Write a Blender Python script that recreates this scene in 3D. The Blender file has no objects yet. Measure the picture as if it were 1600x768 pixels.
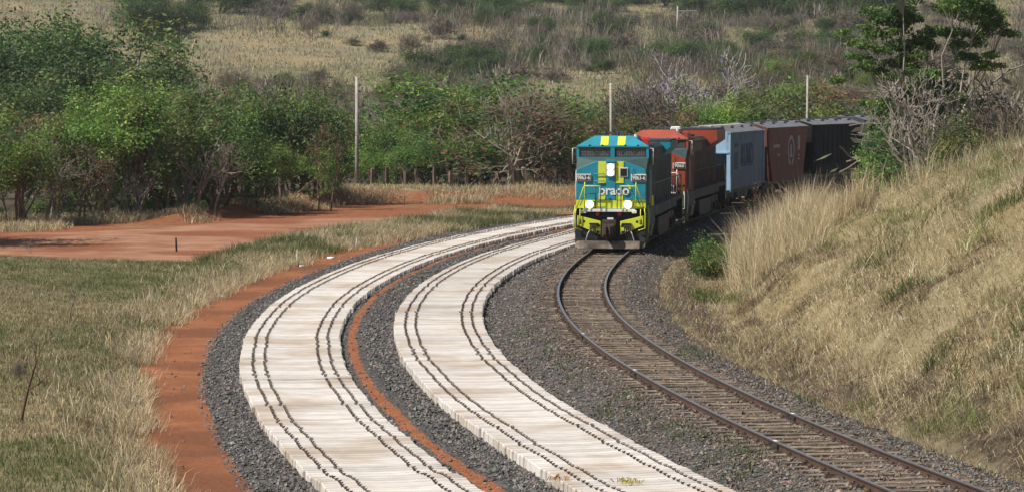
import bpy, math, random
import numpy as np
from mathutils import Vector, Matrix
R = math.radians
RNG = np.random.default_rng(7)
scene = bpy.context.scene
COL = scene.collection

# ------------------------------------------------------------------ camera, sky, sun, exposure
CAM_H, FPX = 7.26, 4500.0
PITCH = math.atan((384 - 125.3) / FPX)
cam_d = bpy.data.cameras.new('camera')
cam_d.sensor_width = 36.0
cam_d.lens = FPX / 1600 * 36.0
cam_d.clip_start = 0.5
cam_d.clip_end = 4000
cam = bpy.data.objects.new('camera', cam_d)
cam.location = (0, 0, CAM_H)
cam.rotation_euler = (math.pi / 2 - PITCH, 0, 0)
COL.objects.link(cam)
scene.camera = cam

SUN_EL = R(50)
SUN_AZ = (-math.cos(R(22)), -math.sin(R(22)))           # horizontal direction towards the sun
w = bpy.data.worlds.new('World'); scene.world = w; w.use_nodes = True
nt = w.node_tree
sky = nt.nodes.new('ShaderNodeTexSky'); sky.sky_type = 'NISHITA'; sky.sun_disc = False
sky.sun_elevation = SUN_EL; sky.sun_rotation = math.atan2(SUN_AZ[0], SUN_AZ[1])
nt.links.new(sky.outputs[0], nt.nodes['Background'].inputs[0])
nt.nodes['Background'].inputs[1].default_value = 0.055
sd = bpy.data.lights.new('sun', 'SUN'); sd.energy = 4.8; sd.angle = R(0.5); sd.color = (1.0, 0.965, 0.90)
sun = bpy.data.objects.new('sun', sd); COL.objects.link(sun)
tosun = Vector((SUN_AZ[0] * math.cos(SUN_EL), SUN_AZ[1] * math.cos(SUN_EL), math.sin(SUN_EL)))
sun.rotation_euler = tosun.to_track_quat('Z', 'Y').to_euler()
sun.location = (-60, -20, 120)
scene.view_settings.view_transform = 'Standard'
scene.view_settings.look = 'None'
scene.view_settings.exposure = 0.28
scene.view_settings.gamma = 1.0
scene.render.engine = 'CYCLES'
scene.cycles.max_bounces = 6
scene.cycles.transparent_max_bounces = 8

# ------------------------------------------------------------------ materials
def mat(name, col=(.5, .5, .5), rough=.8, metal=0.0, var=.25, scale=3.0, bump=0.0, bscale=None, col2=None, c2s=1.0, c2t=.55,
        c2w=.1, tint=False, world=False, obj_var=0.0, isl_var=0.0, transl=0.0, emit=0.0, spec=None, isl_hue=0.0):
    m = bpy.data.materials.new(name); m.use_nodes = True
    n = m.node_tree.nodes; l = m.node_tree.links
    b = n['Principled BSDF']
    b.inputs['Roughness'].default_value = rough; b.inputs['Metallic'].default_value = metal
    if spec is not None: b.inputs['Specular IOR Level'].default_value = spec
    tc = n.new('ShaderNodeTexCoord')
    co = n.new('ShaderNodeNewGeometry').outputs['Position'] if world else tc.outputs['Object']
    src = None
    if tint:
        a = n.new('ShaderNodeAttribute'); a.attribute_name = 'tint'; src = a.outputs['Color']
    else:
        r = n.new('ShaderNodeRGB'); r.outputs[0].default_value = (*col, 1); src = r.outputs[0]
    if col2 is not None:
        nz = n.new('ShaderNodeTexNoise'); nz.inputs['Scale'].default_value = c2s; nz.inputs['Detail'].default_value = 6
        l.new(co, nz.inputs['Vector'])
        mr = n.new('ShaderNodeMapRange'); mr.interpolation_type = 'SMOOTHSTEP'
        mr.inputs[1].default_value = c2t - c2w; mr.inputs[2].default_value = c2t + c2w
        l.new(nz.outputs[0], mr.inputs[0])
        mx = n.new('ShaderNodeMix'); mx.data_type = 'RGBA'
        l.new(mr.outputs[0], mx.inputs[0]); l.new(src, mx.inputs[6]); mx.inputs[7].default_value = (*col2, 1)
        src = mx.outputs[2]
    val = None
    if var > 0:
        nz = n.new('ShaderNodeTexNoise'); nz.inputs['Scale'].default_value = scale; nz.inputs['Detail'].default_value = 5
        l.new(co, nz.inputs['Vector'])
        mr = n.new('ShaderNodeMapRange'); mr.inputs[1].default_value = .25; mr.inputs[2].default_value = .75
        mr.inputs[3].default_value = 1 - var; mr.inputs[4].default_value = 1 + var
        l.new(nz.outputs[0], mr.inputs[0]); val = mr.outputs[0]
    def rnd(out, amount, val):
        mr = n.new('ShaderNodeMapRange'); mr.inputs[3].default_value = 1 - amount; mr.inputs[4].default_value = 1 + amount
        l.new(out, mr.inputs[0])
        if val is None: return mr.outputs[0]
        mu = n.new('ShaderNodeMath'); mu.operation = 'MULTIPLY'; l.new(val, mu.inputs[0]); l.new(mr.outputs[0], mu.inputs[1])
        return mu.outputs[0]
    isl = None
    if obj_var > 0:
        oi = n.new('ShaderNodeObjectInfo'); val = rnd(oi.outputs['Random'], obj_var, val)
    if isl_var > 0 or isl_hue > 0:
        g = n.new('ShaderNodeNewGeometry'); isl = g.outputs['Random Per Island']
        if isl_var > 0: val = rnd(isl, isl_var, val)
    hs = n.new('ShaderNodeHueSaturation')
    l.new(src, hs.inputs['Color'])
    if val is not None: l.new(val, hs.inputs['Value'])
    if isl_hue > 0:
        mr = n.new('ShaderNodeMapRange'); mr.inputs[3].default_value = .5 - isl_hue; mr.inputs[4].default_value = .5 + isl_hue
        oi = n.new('ShaderNodeObjectInfo'); l.new(oi.outputs['Random'], mr.inputs[0]); l.new(mr.outputs[0], hs.inputs['Hue'])
    src = hs.outputs[0]
    l.new(src, b.inputs['Base Color'])
    if emit > 0:
        b.inputs['Emission Color'].default_value = (*col, 1); b.inputs['Emission Strength'].default_value = emit
    if bump > 0:
        nz = n.new('ShaderNodeTexNoise'); nz.inputs['Scale'].default_value = bscale or scale * 3; nz.inputs['Detail'].default_value = 6
        l.new(co, nz.inputs['Vector'])
        bp = n.new('ShaderNodeBump'); bp.inputs['Strength'].default_value = 1.0; bp.inputs['Distance'].default_value = bump
        l.new(nz.outputs[0], bp.inputs['Height']); l.new(bp.outputs[0], b.inputs['Normal'])
    if transl > 0:
        t = n.new('ShaderNodeBsdfTranslucent'); l.new(src, t.inputs['Color'])
        ms = n.new('ShaderNodeMixShader'); ms.inputs[0].default_value = transl
        l.new(b.outputs[0], ms.inputs[1]); l.new(t.outputs[0], ms.inputs[2])
        l.new(ms.outputs[0], n['Material Output'].inputs['Surface'])
    return m

M = {}
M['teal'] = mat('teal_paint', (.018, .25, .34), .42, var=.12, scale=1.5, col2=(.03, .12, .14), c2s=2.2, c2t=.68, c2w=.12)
M['teal_side'] = mat('shaded_grimy_teal_paint', (.014, .115, .14), .6, var=.25, scale=1.2, col2=(.03, .035, .035), c2s=.9, c2t=.5, c2w=.2)  # the teal darkened: shade on the sides put into the colour, grime patches on top
M['glare'] = mat('dark_green_matte_paint', (.035, .075, .072), .75, var=.15)
M['lime'] = mat('lime_yellow_paint', (.66, .72, .045), .45, var=.08, col2=(.35, .36, .05), c2s=3, c2t=.72, c2w=.1)
M['white'] = mat('white_paint', (.8, .8, .78), .5, var=.08)
M['offwhite'] = mat('offwhite_metal', (.55, .53, .48), .5, var=.15)
M['black'] = mat('black_metal', (.018, .018, .02), .6, var=.4, scale=2, col2=(.05, .042, .035), c2s=2.5, c2t=.58, c2w=.12)
M['plate'] = mat('black_plate', (.012, .012, .014), .4, var=.1)
M['dustyplow'] = mat('dusty_steel', (.05, .042, .034), .85, var=.4, scale=4, col2=(.17, .13, .095), c2s=1.6, c2t=.5, c2w=.16)
M['coupler'] = mat('rusty_coupler_steel', (.055, .035, .026), .8, var=.5, scale=6)
M['glass'] = mat('dark_cab_glass', (.05, .06, .07), .12, var=.2, scale=8, spec=.8)
M['red'] = mat('red_paint', (.6, .03, .02), .45, var=.1)
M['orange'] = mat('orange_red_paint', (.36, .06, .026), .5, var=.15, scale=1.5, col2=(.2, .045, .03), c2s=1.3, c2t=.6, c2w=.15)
M['orange_side'] = mat('shaded_grimy_red_paint', (.2, .055, .035), .7, var=.3, scale=1.4, col2=(.06, .04, .035), c2s=1.2, c2t=.55, c2w=.2)  # orange-red with the side's shade mixed into its colour, plus grimy patches
M['hood_teal'] = mat('dark_teal_paint', (.02, .06, .068), .7, var=.35, scale=1.2, col2=(.03, .03, .03), c2s=.9, c2t=.5, c2w=.2)  # hood teal, darker than the cab sides
M['hood_brown'] = mat('dark_brown_paint', (.08, .034, .026), .75, var=.35, scale=1.4, col2=(.03, .025, .022), c2s=1.1, c2t=.5, c2w=.2)  # hood brown, darker than the cab sides
M['greymetal'] = mat('grey_painted_metal', (.2, .2, .2), .6, var=.3, scale=2, col2=(.1, .085, .07), c2s=2, c2t=.6, c2w=.12)
M['darkgrey'] = mat('dark_grey_metal', (.06, .06, .065), .65, var=.3, scale=2)
M['lamp'] = mat('lit_lamp_glass', (1.0, .93, .78), .3, var=0, emit=3.0)
M['lightblue'] = mat('sunlit_blue_paint', (.36, .55, .72), .55, var=.12, scale=1.5, col2=(.2, .3, .4), c2s=1.5, c2t=.68, c2w=.12)  # wagon blue brightened: sunlight on the end is painted into the colour
M['bluegrey'] = mat('shaded_blue_paint', (.13, .195, .30), .7, var=.2, scale=1.0, col2=(.12, .15, .19), c2s=1.1, c2t=.55, c2w=.15)  # same wagon blue darkened: the side's shade is painted into the colour
M['darkblue'] = mat('dark_blue_stencil', (.045, .07, .12), .7, var=.3)
M['oxide'] = mat('red_oxide_paint', (.19, .052, .028), .75, var=.25, scale=1.1, col2=(.12, .045, .03), c2s=1.2, c2t=.55, c2w=.15)
M['stencil'] = mat('worn_white_stencil', (.36, .33, .33), .8, var=.25, scale=4)
M['wagonblack'] = mat('black_wagon_paint', (.013, .013, .014), .8, spec=.12, var=.4, scale=1.2, col2=(.026, .023, .02), c2s=1.0, c2t=.6, c2w=.15)
M['roofgrey'] = mat('grey_roof_sheet', (.19, .19, .205), .7, var=.25, scale=1.5, col2=(.12, .1, .09), c2s=1, c2t=.6, c2w=.15)
M['steel_dark'] = mat('brown_rail_steel', (.075, .042, .027), .75, var=.35, scale=5)
M['steel_top'] = mat('polished_rail_head', (.5, .49, .48), .32, metal=.85, var=.1, scale=4)
M['concrete'] = mat('pale_concrete', (.585, .53, .475), .9, var=.12, scale=2.5, obj_var=.13, isl_var=.13, bump=.004, bscale=14,
                    col2=(.46, .375, .295), c2s=.45, c2t=.56, c2w=.12, world=True)
M['clip'] = mat('rusty_clip_iron', (.06, .036, .026), .8, var=.4, scale=20)
M['wood'] = mat('weathered_sleeper_timber', (.13, .092, .06), .95, var=.35, scale=4, obj_var=.35, col2=(.25, .20, .15), c2s=2.4, c2t=.55, c2w=.14, bump=.01, bscale=9)
M['postwood'] = mat('weathered_post_wood', (.13, .085, .06), .95, var=.4, scale=4, obj_var=.3)
M['poleconc'] = mat('pale_pole_concrete', (.42, .38, .33), .9, var=.25, scale=2.0, col2=(.25, .2, .16), c2s=1.2, c2t=.6, c2w=.12)
M['bark'] = mat('brown_bark', (.15, .085, .055), .95, var=.35, scale=3, obj_var=.25)
M['barkgrey'] = mat('grey_dry_bark', (.23, .195, .16), .95, var=.3, scale=3, obj_var=.3)
M['barkpale'] = mat('pale_bark', (.36, .32, .27), .95, var=.25, scale=3, obj_var=.15)
M['twig'] = mat('grey_brown_twigs', (.165, .135, .105), .95, var=.25, scale=1, obj_var=.35)
M['leaf'] = mat('leaf', tint=True, rough=.6, var=.0, obj_var=.3, transl=.4, isl_hue=.010)
M['grass'] = mat('grass_blade', tint=True, rough=.75, var=0, transl=.25, spec=.2)
M['stone'] = mat('ballast_stone', tint=True, rough=.9, var=.2, scale=8)

# ------------------------------------------------------------------ small helpers
def tag(o, label=None, cat=None, group=None, kind=None):
    if label: o['label'] = label
    if cat: o['category'] = cat
    if group: o['group'] = group
    if kind: o['kind'] = kind
    return o

def link(name, me, parent=None):
    o = bpy.data.objects.new(name, me); COL.objects.link(o)
    if parent is not None: o.parent = parent
    return o

def empty(name, loc=(0, 0, 0), rz=0.0):
    o = bpy.data.objects.new(name, None); COL.objects.link(o)
    o.location = loc; o.rotation_euler = (0, 0, rz); o.empty_display_size = .3
    return o

def clone(o, parent=None):
    c = o.copy(); COL.objects.link(c)
    if parent is not None: c.parent = parent
    for ch in list(o.children): clone(ch, c)
    return c

def raw_mesh(name, V, quads=None, tris=None, mats=(), tint=None, attrs=None, smooth=False, mi=None):
    """fast mesh from arrays; tint is per vertex rgb"""
    me = bpy.data.meshes.new(name)
    V = np.asarray(V, np.float32).reshape(-1, 3)
    q = np.zeros((0, 4), np.int32) if quads is None else np.asarray(quads, np.int32).reshape(-1, 4)
    t = np.zeros((0, 3), np.int32) if tris is None else np.asarray(tris, np.int32).reshape(-1, 3)
    me.vertices.add(len(V)); me.vertices.foreach_set('co', V.ravel())
    loops = np.concatenate([q.ravel(), t.ravel()])
    me.loops.add(len(loops)); me.loops.foreach_set('vertex_index', loops)
    starts = np.concatenate([np.arange(len(q)) * 4, len(q) * 4 + np.arange(len(t)) * 3]).astype(np.int32)
    me.polygons.add(len(starts)); me.polygons.foreach_set('loop_start', starts)
    if mi is not None: me.polygons.foreach_set('material_index', np.asarray(mi, np.int32))
    for m in mats: me.materials.append(m)
    me.update(calc_edges=True)
    me.polygons.foreach_set('use_smooth', np.full(len(starts), smooth))
    if tint is not None:
        a = me.attributes.new('tint', 'FLOAT_COLOR', 'POINT')
        c = np.ones((len(V), 4), np.float32); c[:, :3] = tint
        a.data.foreach_set('color', c.ravel())
    for k, v in (attrs or {}).items():
        a = me.attributes.new(k, 'FLOAT', 'POINT'); a.data.foreach_set('value', np.asarray(v, np.float32).ravel())
    return me

class MB:
    def __init__(s): s.v = []; s.f = []; s.mi = []
    def add(s, vs, fs, mi=0):
        o = len(s.v); s.v += [tuple(map(float, p)) for p in vs]
        for f in fs: s.f.append([i + o for i in f]); s.mi.append(mi)
        return s
    def box(s, x0, x1, y0, y1, z0, z1, mi=0):
        return s.add([(x0, y0, z0), (x1, y0, z0), (x1, y1, z0), (x0, y1, z0), (x0, y0, z1), (x1, y0, z1), (x1, y1, z1), (x0, y1, z1)],
                     [(0, 3, 2, 1), (4, 5, 6, 7), (0, 1, 5, 4), (1, 2, 6, 5), (2, 3, 7, 6), (3, 0, 4, 7)], mi)
    def prism(s, pts, axis, a, b, mi=0):
        """polygon pts in the two other axes (in xyz order) pulled from a to b along axis"""
        n = len(pts)
        def mk(p, t):
            return {'x': (t, p[0], p[1]), 'y': (p[0], t, p[1]), 'z': (p[0], p[1], t)}[axis]
        vs = [mk(p, a) for p in pts] + [mk(p, b) for p in pts]
        fs = [tuple(range(n - 1, -1, -1)), tuple(range(n, 2 * n))] + [(i, (i + 1) % n, n + (i + 1) % n, n + i) for i in range(n)]
        return s.add(vs, fs, mi)
    def tube(s, pts, r, sides=6, mi=0):
        pts = [Vector(p) for p in pts]; rr = r if isinstance(r, (list, tuple)) else [r] * len(pts)
        vs = []; n = len(pts); ref = None
        for i, p in enumerate(pts):
            d = (pts[min(i + 1, n - 1)] - pts[max(i - 1, 0)])
            d = d.normalized() if d.length > 1e-9 else Vector((0, 0, 1))
            u = d.orthogonal().normalized() if ref is None else (ref - d * ref.dot(d))
            u = u.normalized() if u.length > 1e-6 else d.orthogonal().normalized()
            ref = u; v = d.cross(u)
            for k in range(sides):
                a = 2 * math.pi * k / sides
                vs.append(p + (u * math.cos(a) + v * math.sin(a)) * rr[i])
        fs = []
        for i in range(n - 1):
            for k in range(sides):
                fs.append((i * sides + k, i * sides + (k + 1) % sides, (i + 1) * sides + (k + 1) % sides, (i + 1) * sides + k))
        fs.append(tuple(range(sides - 1, -1, -1))); fs.append(tuple((n - 1) * sides + k for k in range(sides)))
        return s.add(vs, fs, mi)
    def disc(s, c, axis, r, h, sides=16, mi=0):
        """short cylinder centred on c, along axis"""
        ax = {'x': Vector((1, 0, 0)), 'y': Vector((0, 1, 0)), 'z': Vector((0, 0, 1))}[axis]
        return s.tube([Vector(c) - ax * h / 2, Vector(c) + ax * h / 2], r, sides, mi)
    def build(s, name, mats, parent=None, smooth=False, bevel=0.0):
        me = bpy.data.meshes.new(name); me.from_pydata(s.v, [], s.f); me.update()
        mats = mats if isinstance(mats, (list, tuple)) else [mats]
        for m in mats: me.materials.append(m)
        if len(mats) > 1: me.polygons.foreach_set('material_index', s.mi)
        if smooth: me.polygons.foreach_set('use_smooth', [True] * len(me.polygons))
        o = link(name, me, parent)
        if bevel > 0:
            b = o.modifiers.new('bevel', 'BEVEL'); b.width = bevel; b.segments = 2; b.limit_method = 'ANGLE'
        return o

def text_part(name, txt, size, m, parent, loc, rot, depth=.01, sx=1.0, bold=0.0):
    cu = bpy.data.curves.new(name, 'FONT'); cu.body = txt; cu.size = size; cu.align_x = 'CENTER'; cu.align_y = 'CENTER'
    cu.extrude = depth; cu.offset = bold
    t = bpy.data.objects.new(name, cu); COL.objects.link(t)
    dg = bpy.context.evaluated_depsgraph_get()
    me = bpy.data.meshes.new_from_object(t.evaluated_get(dg))
    bpy.data.objects.remove(t); bpy.data.curves.remove(cu)
    me.materials.clear(); me.materials.append(m)
    o = link(name, me, parent); o.location = loc; o.rotation_euler = rot; o.scale = (sx, 1, 1)
    return o

# ------------------------------------------------------------------ noise, track curves, terrain height
_T = np.random.default_rng(3).random((256, 256))
def vnoise(x, y, sc, seed=0):
    x = np.asarray(x, float) / sc + seed * 17.31; y = np.asarray(y, float) / sc + seed * 7.77
    xi = np.floor(x).astype(int); yi = np.floor(y).astype(int); fx = x - xi; fy = y - yi
    fx = fx * fx * (3 - 2 * fx); fy = fy * fy * (3 - 2 * fy)
    g = lambda a, b: _T[a & 255, b & 255]
    return (g(xi, yi) * (1 - fx) + g(xi + 1, yi) * fx) * (1 - fy) + (g(xi, yi + 1) * (1 - fx) + g(xi + 1, yi + 1) * fx) * fy
def fnoise(x, y, sc, seed=0):
    return (vnoise(x, y, sc, seed) * .55 + vnoise(x, y, sc * .47, seed + 1) * .3 + vnoise(x, y, sc * .21, seed + 2) * .15)
def sst(a, b, x):
    t = np.clip((np.asarray(x, float) - a) / (b - a), 0, 1); return t * t * (3 - 2 * t)

GY = np.arange(24, 225, 8.)
CT = np.array([14.75,12.31,10.13,8.19,6.5,5.07,3.91,3.05,2.53,2.37,2.56,3.08,3.86,4.81,5.89,7.08,8.38,9.79,11.34,13.04,14.96,17.13,19.58,22.32,25.36,28.68])
C1 = np.array([6.64,3.85,1.37,-0.8,-2.64,-4.16,-5.34,-6.17,-6.64,-6.76,-6.52,-5.95,-5.07,-3.91,-2.47,-0.77,1.2,3.46,6.01,8.82,11.9,15.23,18.8,22.61,26.65,30.92])
C2 = np.array([11.73,8.8,6.21,3.94,2,0.41,-0.83,-1.71,-2.23,-2.39,-2.19,-1.65,-0.76,0.45,1.97,3.79,5.87,8.22,10.81,13.64,16.69,19.96,23.45,27.14,31.03,35.12])
C2 = np.minimum(C2, CT - 3.35)
DY = np.arange(0, 260, .25)
def dense(c):
    e = np.concatenate([[2 * c[0] - c[1]], c, [2 * c[-1] - c[-2]]])
    u = np.clip((DY - 24) / 8, 0, len(c) - 1 - 1e-6); i = u.astype(int); t = u - i
    p0, p1, p2, p3 = e[i], e[i + 1], e[i + 2], e[i + 3]
    v = .5 * (2 * p1 + (p2 - p0) * t + (2 * p0 - 5 * p1 + 4 * p2 - p3) * t * t + (3 * p1 - p0 - 3 * p2 + p3) * t ** 3)
    v = v + np.where(DY < 24, (DY - 24) * (c[1] - c[0]) / 8, 0) + np.where(DY > 224, (DY - 224) * (c[-1] - c[-2]) / 8, 0)
    k = np.exp(-.5 * (np.arange(-24, 25) / 8.) ** 2); k /= k.sum()
    return np.convolve(np.pad(v, 24, mode='reflect', reflect_type='odd'), k, 'valid')
class Curve:
    def __init__(s, c):
        s.x = dense(c); s.g = np.gradient(s.x, DY)
        s.s = np.concatenate([[0], np.cumsum(np.hypot(np.diff(s.x), np.diff(DY)))])
    def X(s, y): return np.interp(y, DY, s.x)
    def G(s, y): return np.interp(y, DY, s.g)
    def proj(s, x, y):
        """signed distance (right +) and Y of the nearest point"""
        x = np.asarray(x, float); y = np.asarray(y, float); q = np.clip(y, 0, 259)
        for _ in range(8):
            g = s.G(q); q = np.clip(q - ((s.X(q) - x) * g + (q - y)) / (g * g + 1), 0, 259)
        d = np.hypot(x - s.X(q), y - q)
        return np.sign(x - s.X(q)) * d, q
    def at(s, y, d=0.0):
        g = s.G(y); n = np.hypot(1, g); return s.X(y) + d / n, y - d * g / n
    def y_of_s(s, a): return np.interp(a, s.s, DY)
    def s_of_y(s, y): return np.interp(y, DY, s.s)
TR, R1, R2 = Curve(CT), Curve(C1), Curve(C2)

def zrail(y): return -.006 * np.clip(np.asarray(y, float) - 124, 0, 130)
def zflat(y): return -.56 - .004 * np.clip(np.asarray(y, float) - 124, 0, 130)
def hill(x, y):
    h = np.clip(y - 235 + 18 * sst(-30, -70, x), 0, None)
    return .067 * h * h / (h + 60)
HCY = np.array([20, 45, 58, 75, 95, 108, 118, 130, 150, 175, 200, 260]); HCZ = np.array([6.6, 6.6, 6.5, 6.3, 5.2, 4.2, 3.2, 2.2, 1.4, 1.1, 1.0, .4])
def tz(x, y):
    x = np.asarray(x, float); y = np.asarray(y, float)
    d, q = TR.proj(x, y)
    z = zflat(y) + hill(x, y)
    far = sst(10, 60, np.abs(x)) * 0 + sst(245, 300, y)
    z = z + far * (fnoise(x, y, 60, 4) - .5) * 5 * sst(260, 420, y) + (fnoise(x, y, 9, 9) - .5) * .3 * sst(-13.5, -17, d) * (1 - sst(118, 124, y))
    # low grassy bank left of the path
    z = z + (sst(-13.1, -15.2, d) * .5 + sst(-15, -26, d) * .35) * (1 - sst(113, 124, y))
    # strip between path and dirt road
    z = z + .22 * np.exp(-((d + 15) / 1.8) ** 2) * sst(124, 132, y) * (1 - sst(165, 178, y))
    # spoil mound along the fence
    fy = fence_y(x); z = z + .75 * np.exp(-((y - fy + 6) / 3.2) ** 2) * sst(-22, -16, x) * (1 - sst(8, 14, x)) * (.55 + .9 * vnoise(x, y, 4, 12))
    # cutting slope right of the track
    d0 = np.interp(q, [50, 64, 80, 98, 112, 125, 150], [3.3, 2.9, 3.6, 4.9, 5.3, 5.8, 6.5]) + 1.0 * (vnoise(x, y, 6, 5) - .5)
    w_ = 9.6 + 2.4 * vnoise(x, y, 11, 6)
    t = np.clip((d - d0) / w_, 0, 1); prof = t * (1.35 - .35 * t) ; prof = prof / 1.0
    H = np.interp(q, HCY, HCZ)
    bump = (fnoise(x, y, 3.4, 21) - .5) * 2.5 + (vnoise(x, y, 1.2, 25) - .5) * .4
    emb = H * np.minimum(prof, 1) + bump * sst(.0, .16, t) * np.minimum(1, H / 3.5) + .02 * np.clip(d - d0 - w_, 0, 40)
    emb = emb * (1 - sst(215, 250, y)) * (d > 0) + (.16 * sst(1.2, 2.6, d)) * (1 - sst(215, 250, y))
    return z + np.where(d > 0, emb, 0)
def fence_y(x): return np.interp(x, [-40, -28.5, -18.7, -10.6, 4.5, 30], [158, 161, 169, 198, 202, 206])

def at_px(px, py, zoff=0.0, y0=120.0):
    """ground point under a photo pixel"""
    u, v = px - 800, 384 - py; c, s = math.cos(PITCH), math.sin(PITCH)
    r = (u, FPX * c + v * s, -FPX * s + v * c)
    Y = 40.0
    while Y < 900:
        t = Y / r[1]
        if CAM_H + r[2] * t <= float(tz(r[0] * t, Y)) + zoff: break
        Y += .4
    t = Y / r[1]
    return r[0] * t, Y, float(tz(r[0] * t, Y))
def z_px(py, Y):
    v = 384 - py; c, s = math.cos(PITCH), math.sin(PITCH)
    return CAM_H + (-FPX * s + v * c) / (FPX * c + v * s) * Y
def x_px(px, py, Y):
    v = 384 - py; c, s = math.cos(PITCH), math.sin(PITCH)
    return (px - 800) / (FPX * c + v * s) * Y

# ------------------------------------------------------------------ ground
def node_ground():
    m = bpy.data.materials.new('ground_soil_and_grass'); m.use_nodes = True
    n = m.node_tree.nodes; l = m.node_tree.links; b = n['Principled BSDF']; b.inputs['Roughness'].default_value = .95
    b.inputs['Specular IOR Level'].default_value = .1
    geo = n.new('ShaderNodeNewGeometry')
    def noise(sc, det=6, rough=.6):
        z = n.new('ShaderNodeTexNoise'); z.inputs['Scale'].default_value = sc; z.inputs['Detail'].default_value = det
        z.inputs['Roughness'].default_value = rough; l.new(geo.outputs['Position'], z.inputs['Vector']); return z.outputs[0]
    def ramp(src, a, bb, lo=0.0, hi=1.0):
        r = n.new('ShaderNodeMapRange'); r.interpolation_type = 'SMOOTHSTEP'
        r.inputs[1].default_value = a; r.inputs[2].default_value = bb; r.inputs[3].default_value = lo; r.inputs[4].default_value = hi
        l.new(src, r.inputs[0]); return r.outputs[0]
    def mix(f, a, bb):
        x = n.new('ShaderNodeMix'); x.data_type = 'RGBA'; l.new(f, x.inputs[0])
        for i, v in ((6, a), (7, bb)):
            if isinstance(v, tuple): x.inputs[i].default_value = (*v, 1)
            else: l.new(v, x.inputs[i])
        return x.outputs[2]
    def att(k):
        a = n.new('ShaderNodeAttribute'); a.attribute_name = k; return a.outputs['Fac']
    def madd(a, bb, k):
        x = n.new('ShaderNodeMath'); x.operation = 'MULTIPLY_ADD'; l.new(a, x.inputs[0]); x.inputs[1].default_value = k; l.new(bb, x.inputs[2]); return x.outputs[0]
    dry = mix(ramp(noise(.9), .3, .7), (.22, .165, .085), (.33, .265, .15))
    dry = mix(ramp(noise(.05), .42, .6), dry, (.22, .19, .115))
    green = mix(ramp(noise(1.7), .3, .7), (.07, .085, .03), (.13, .14, .055))
    soil = mix(ramp(noise(2.5), .3, .7), (.22, .085, .04), (.31, .125, .062))
    litter = mix(ramp(noise(6), .35, .65), (.05, .038, .026), (.14, .105, .07))
    c = mix(ramp(madd(noise(.35), att('green'), .5), .60, .85), dry, green)
    c = mix(ramp(madd(noise(.8), att('litter'), .4), .6, .8), c, litter)
    c = mix(ramp(madd(noise(.7), att('soil'), .45), .6, .8), c, soil)
    l.new(c, b.inputs['Base Color'])
    bp = n.new('ShaderNodeBump'); bp.inputs['Distance'].default_value = .12; l.new(noise(3.0, 8, .7), bp.inputs['Height'])
    l.new(bp.outputs[0], b.inputs['Normal'])
    return m
def axis(parts):
    out = []
    for a, b_, st in parts: out.append(np.arange(a, b_, st))
    return np.concatenate(out)
gx = axis([(-520, -120, 16), (-120, -44, 4), (-44, 32, .45), (32, 80, 3), (80, 520.1, 16)])
gy = axis([(-20, 36, 3), (36, 130, .45), (130, 236, .7), (236, 420, 3), (420, 800, 6), (800, 1400.1, 20)])
X, Y = np.meshgrid(gx, gy); sh = X.shape
Z = tz(X.ravel(), Y.ravel()).reshape(sh)
d_, q_ = TR.proj(X.ravel(), Y.ravel()); D = d_.reshape(sh)
Z[(D > -11.6) & (D < 2.5) & (Y < 232)] -= .12
idx = np.arange(X.size).reshape(sh)
quads = np.stack([idx[:-1, :-1], idx[:-1, 1:], idx[1:, 1:], idx[1:, :-1]], -1).reshape(-1, 4)
soil = np.clip(1.0 - np.abs(D - 3.6) / 2.2, 0, 1) * .30 * (Y < 125)
soil = np.maximum(soil, .75 * (D > -13.4) * (D < -11) * (Y < 200))
FY = fence_y(X)
soil = np.maximum(soil, .55 * np.exp(-((Y - FY + 11) / 5) ** 2) * (X < 12) * (X > -20))
soil = np.maximum(soil, .8 * sst(-9, -13, X) * sst(118, 122, Y) * (1 - sst(-3, 2, Y - FY)) * (.5 + .8 * vnoise(X, Y, 5, 36)))
soil = np.maximum(soil, .75 * (Y > 160) * (Y < FY - 7) * (D < -12.5) * (.6 + .6 * vnoise(X, Y, 4, 38)))
green = .25 * (D < -13) * (Y < 126) * vnoise(X, Y, 6, 31) * 2 + .55 * (Y > 330) * sst(.35, .65, vnoise(X, Y, 45, 8)) - .1
green = green + .3 * (D > 3) * (D < 18) * (vnoise(X, Y, 5, 33) > .62) * (Y < 135)
litter = sst(0, 4, Y - FY + 1) * (1 - sst(300, 390, Y)) * (D < 3) * .7 + .66 * np.clip(1 - np.abs(D - 3.6) / 2.6, 0, 1) * (Y < 140) + .5 * (D > 3) * (Y > 140) * (Y < 300)
litter = np.maximum(litter, .22 * (Y > 300) * (vnoise(X, Y, 60, 14)))
me = raw_mesh('ground', np.stack([X, Y, Z], -1), quads, mats=[node_ground()], attrs=dict(soil=soil, green=green, litter=litter), smooth=True)
tag(link('ground', me), kind='structure')

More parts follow.
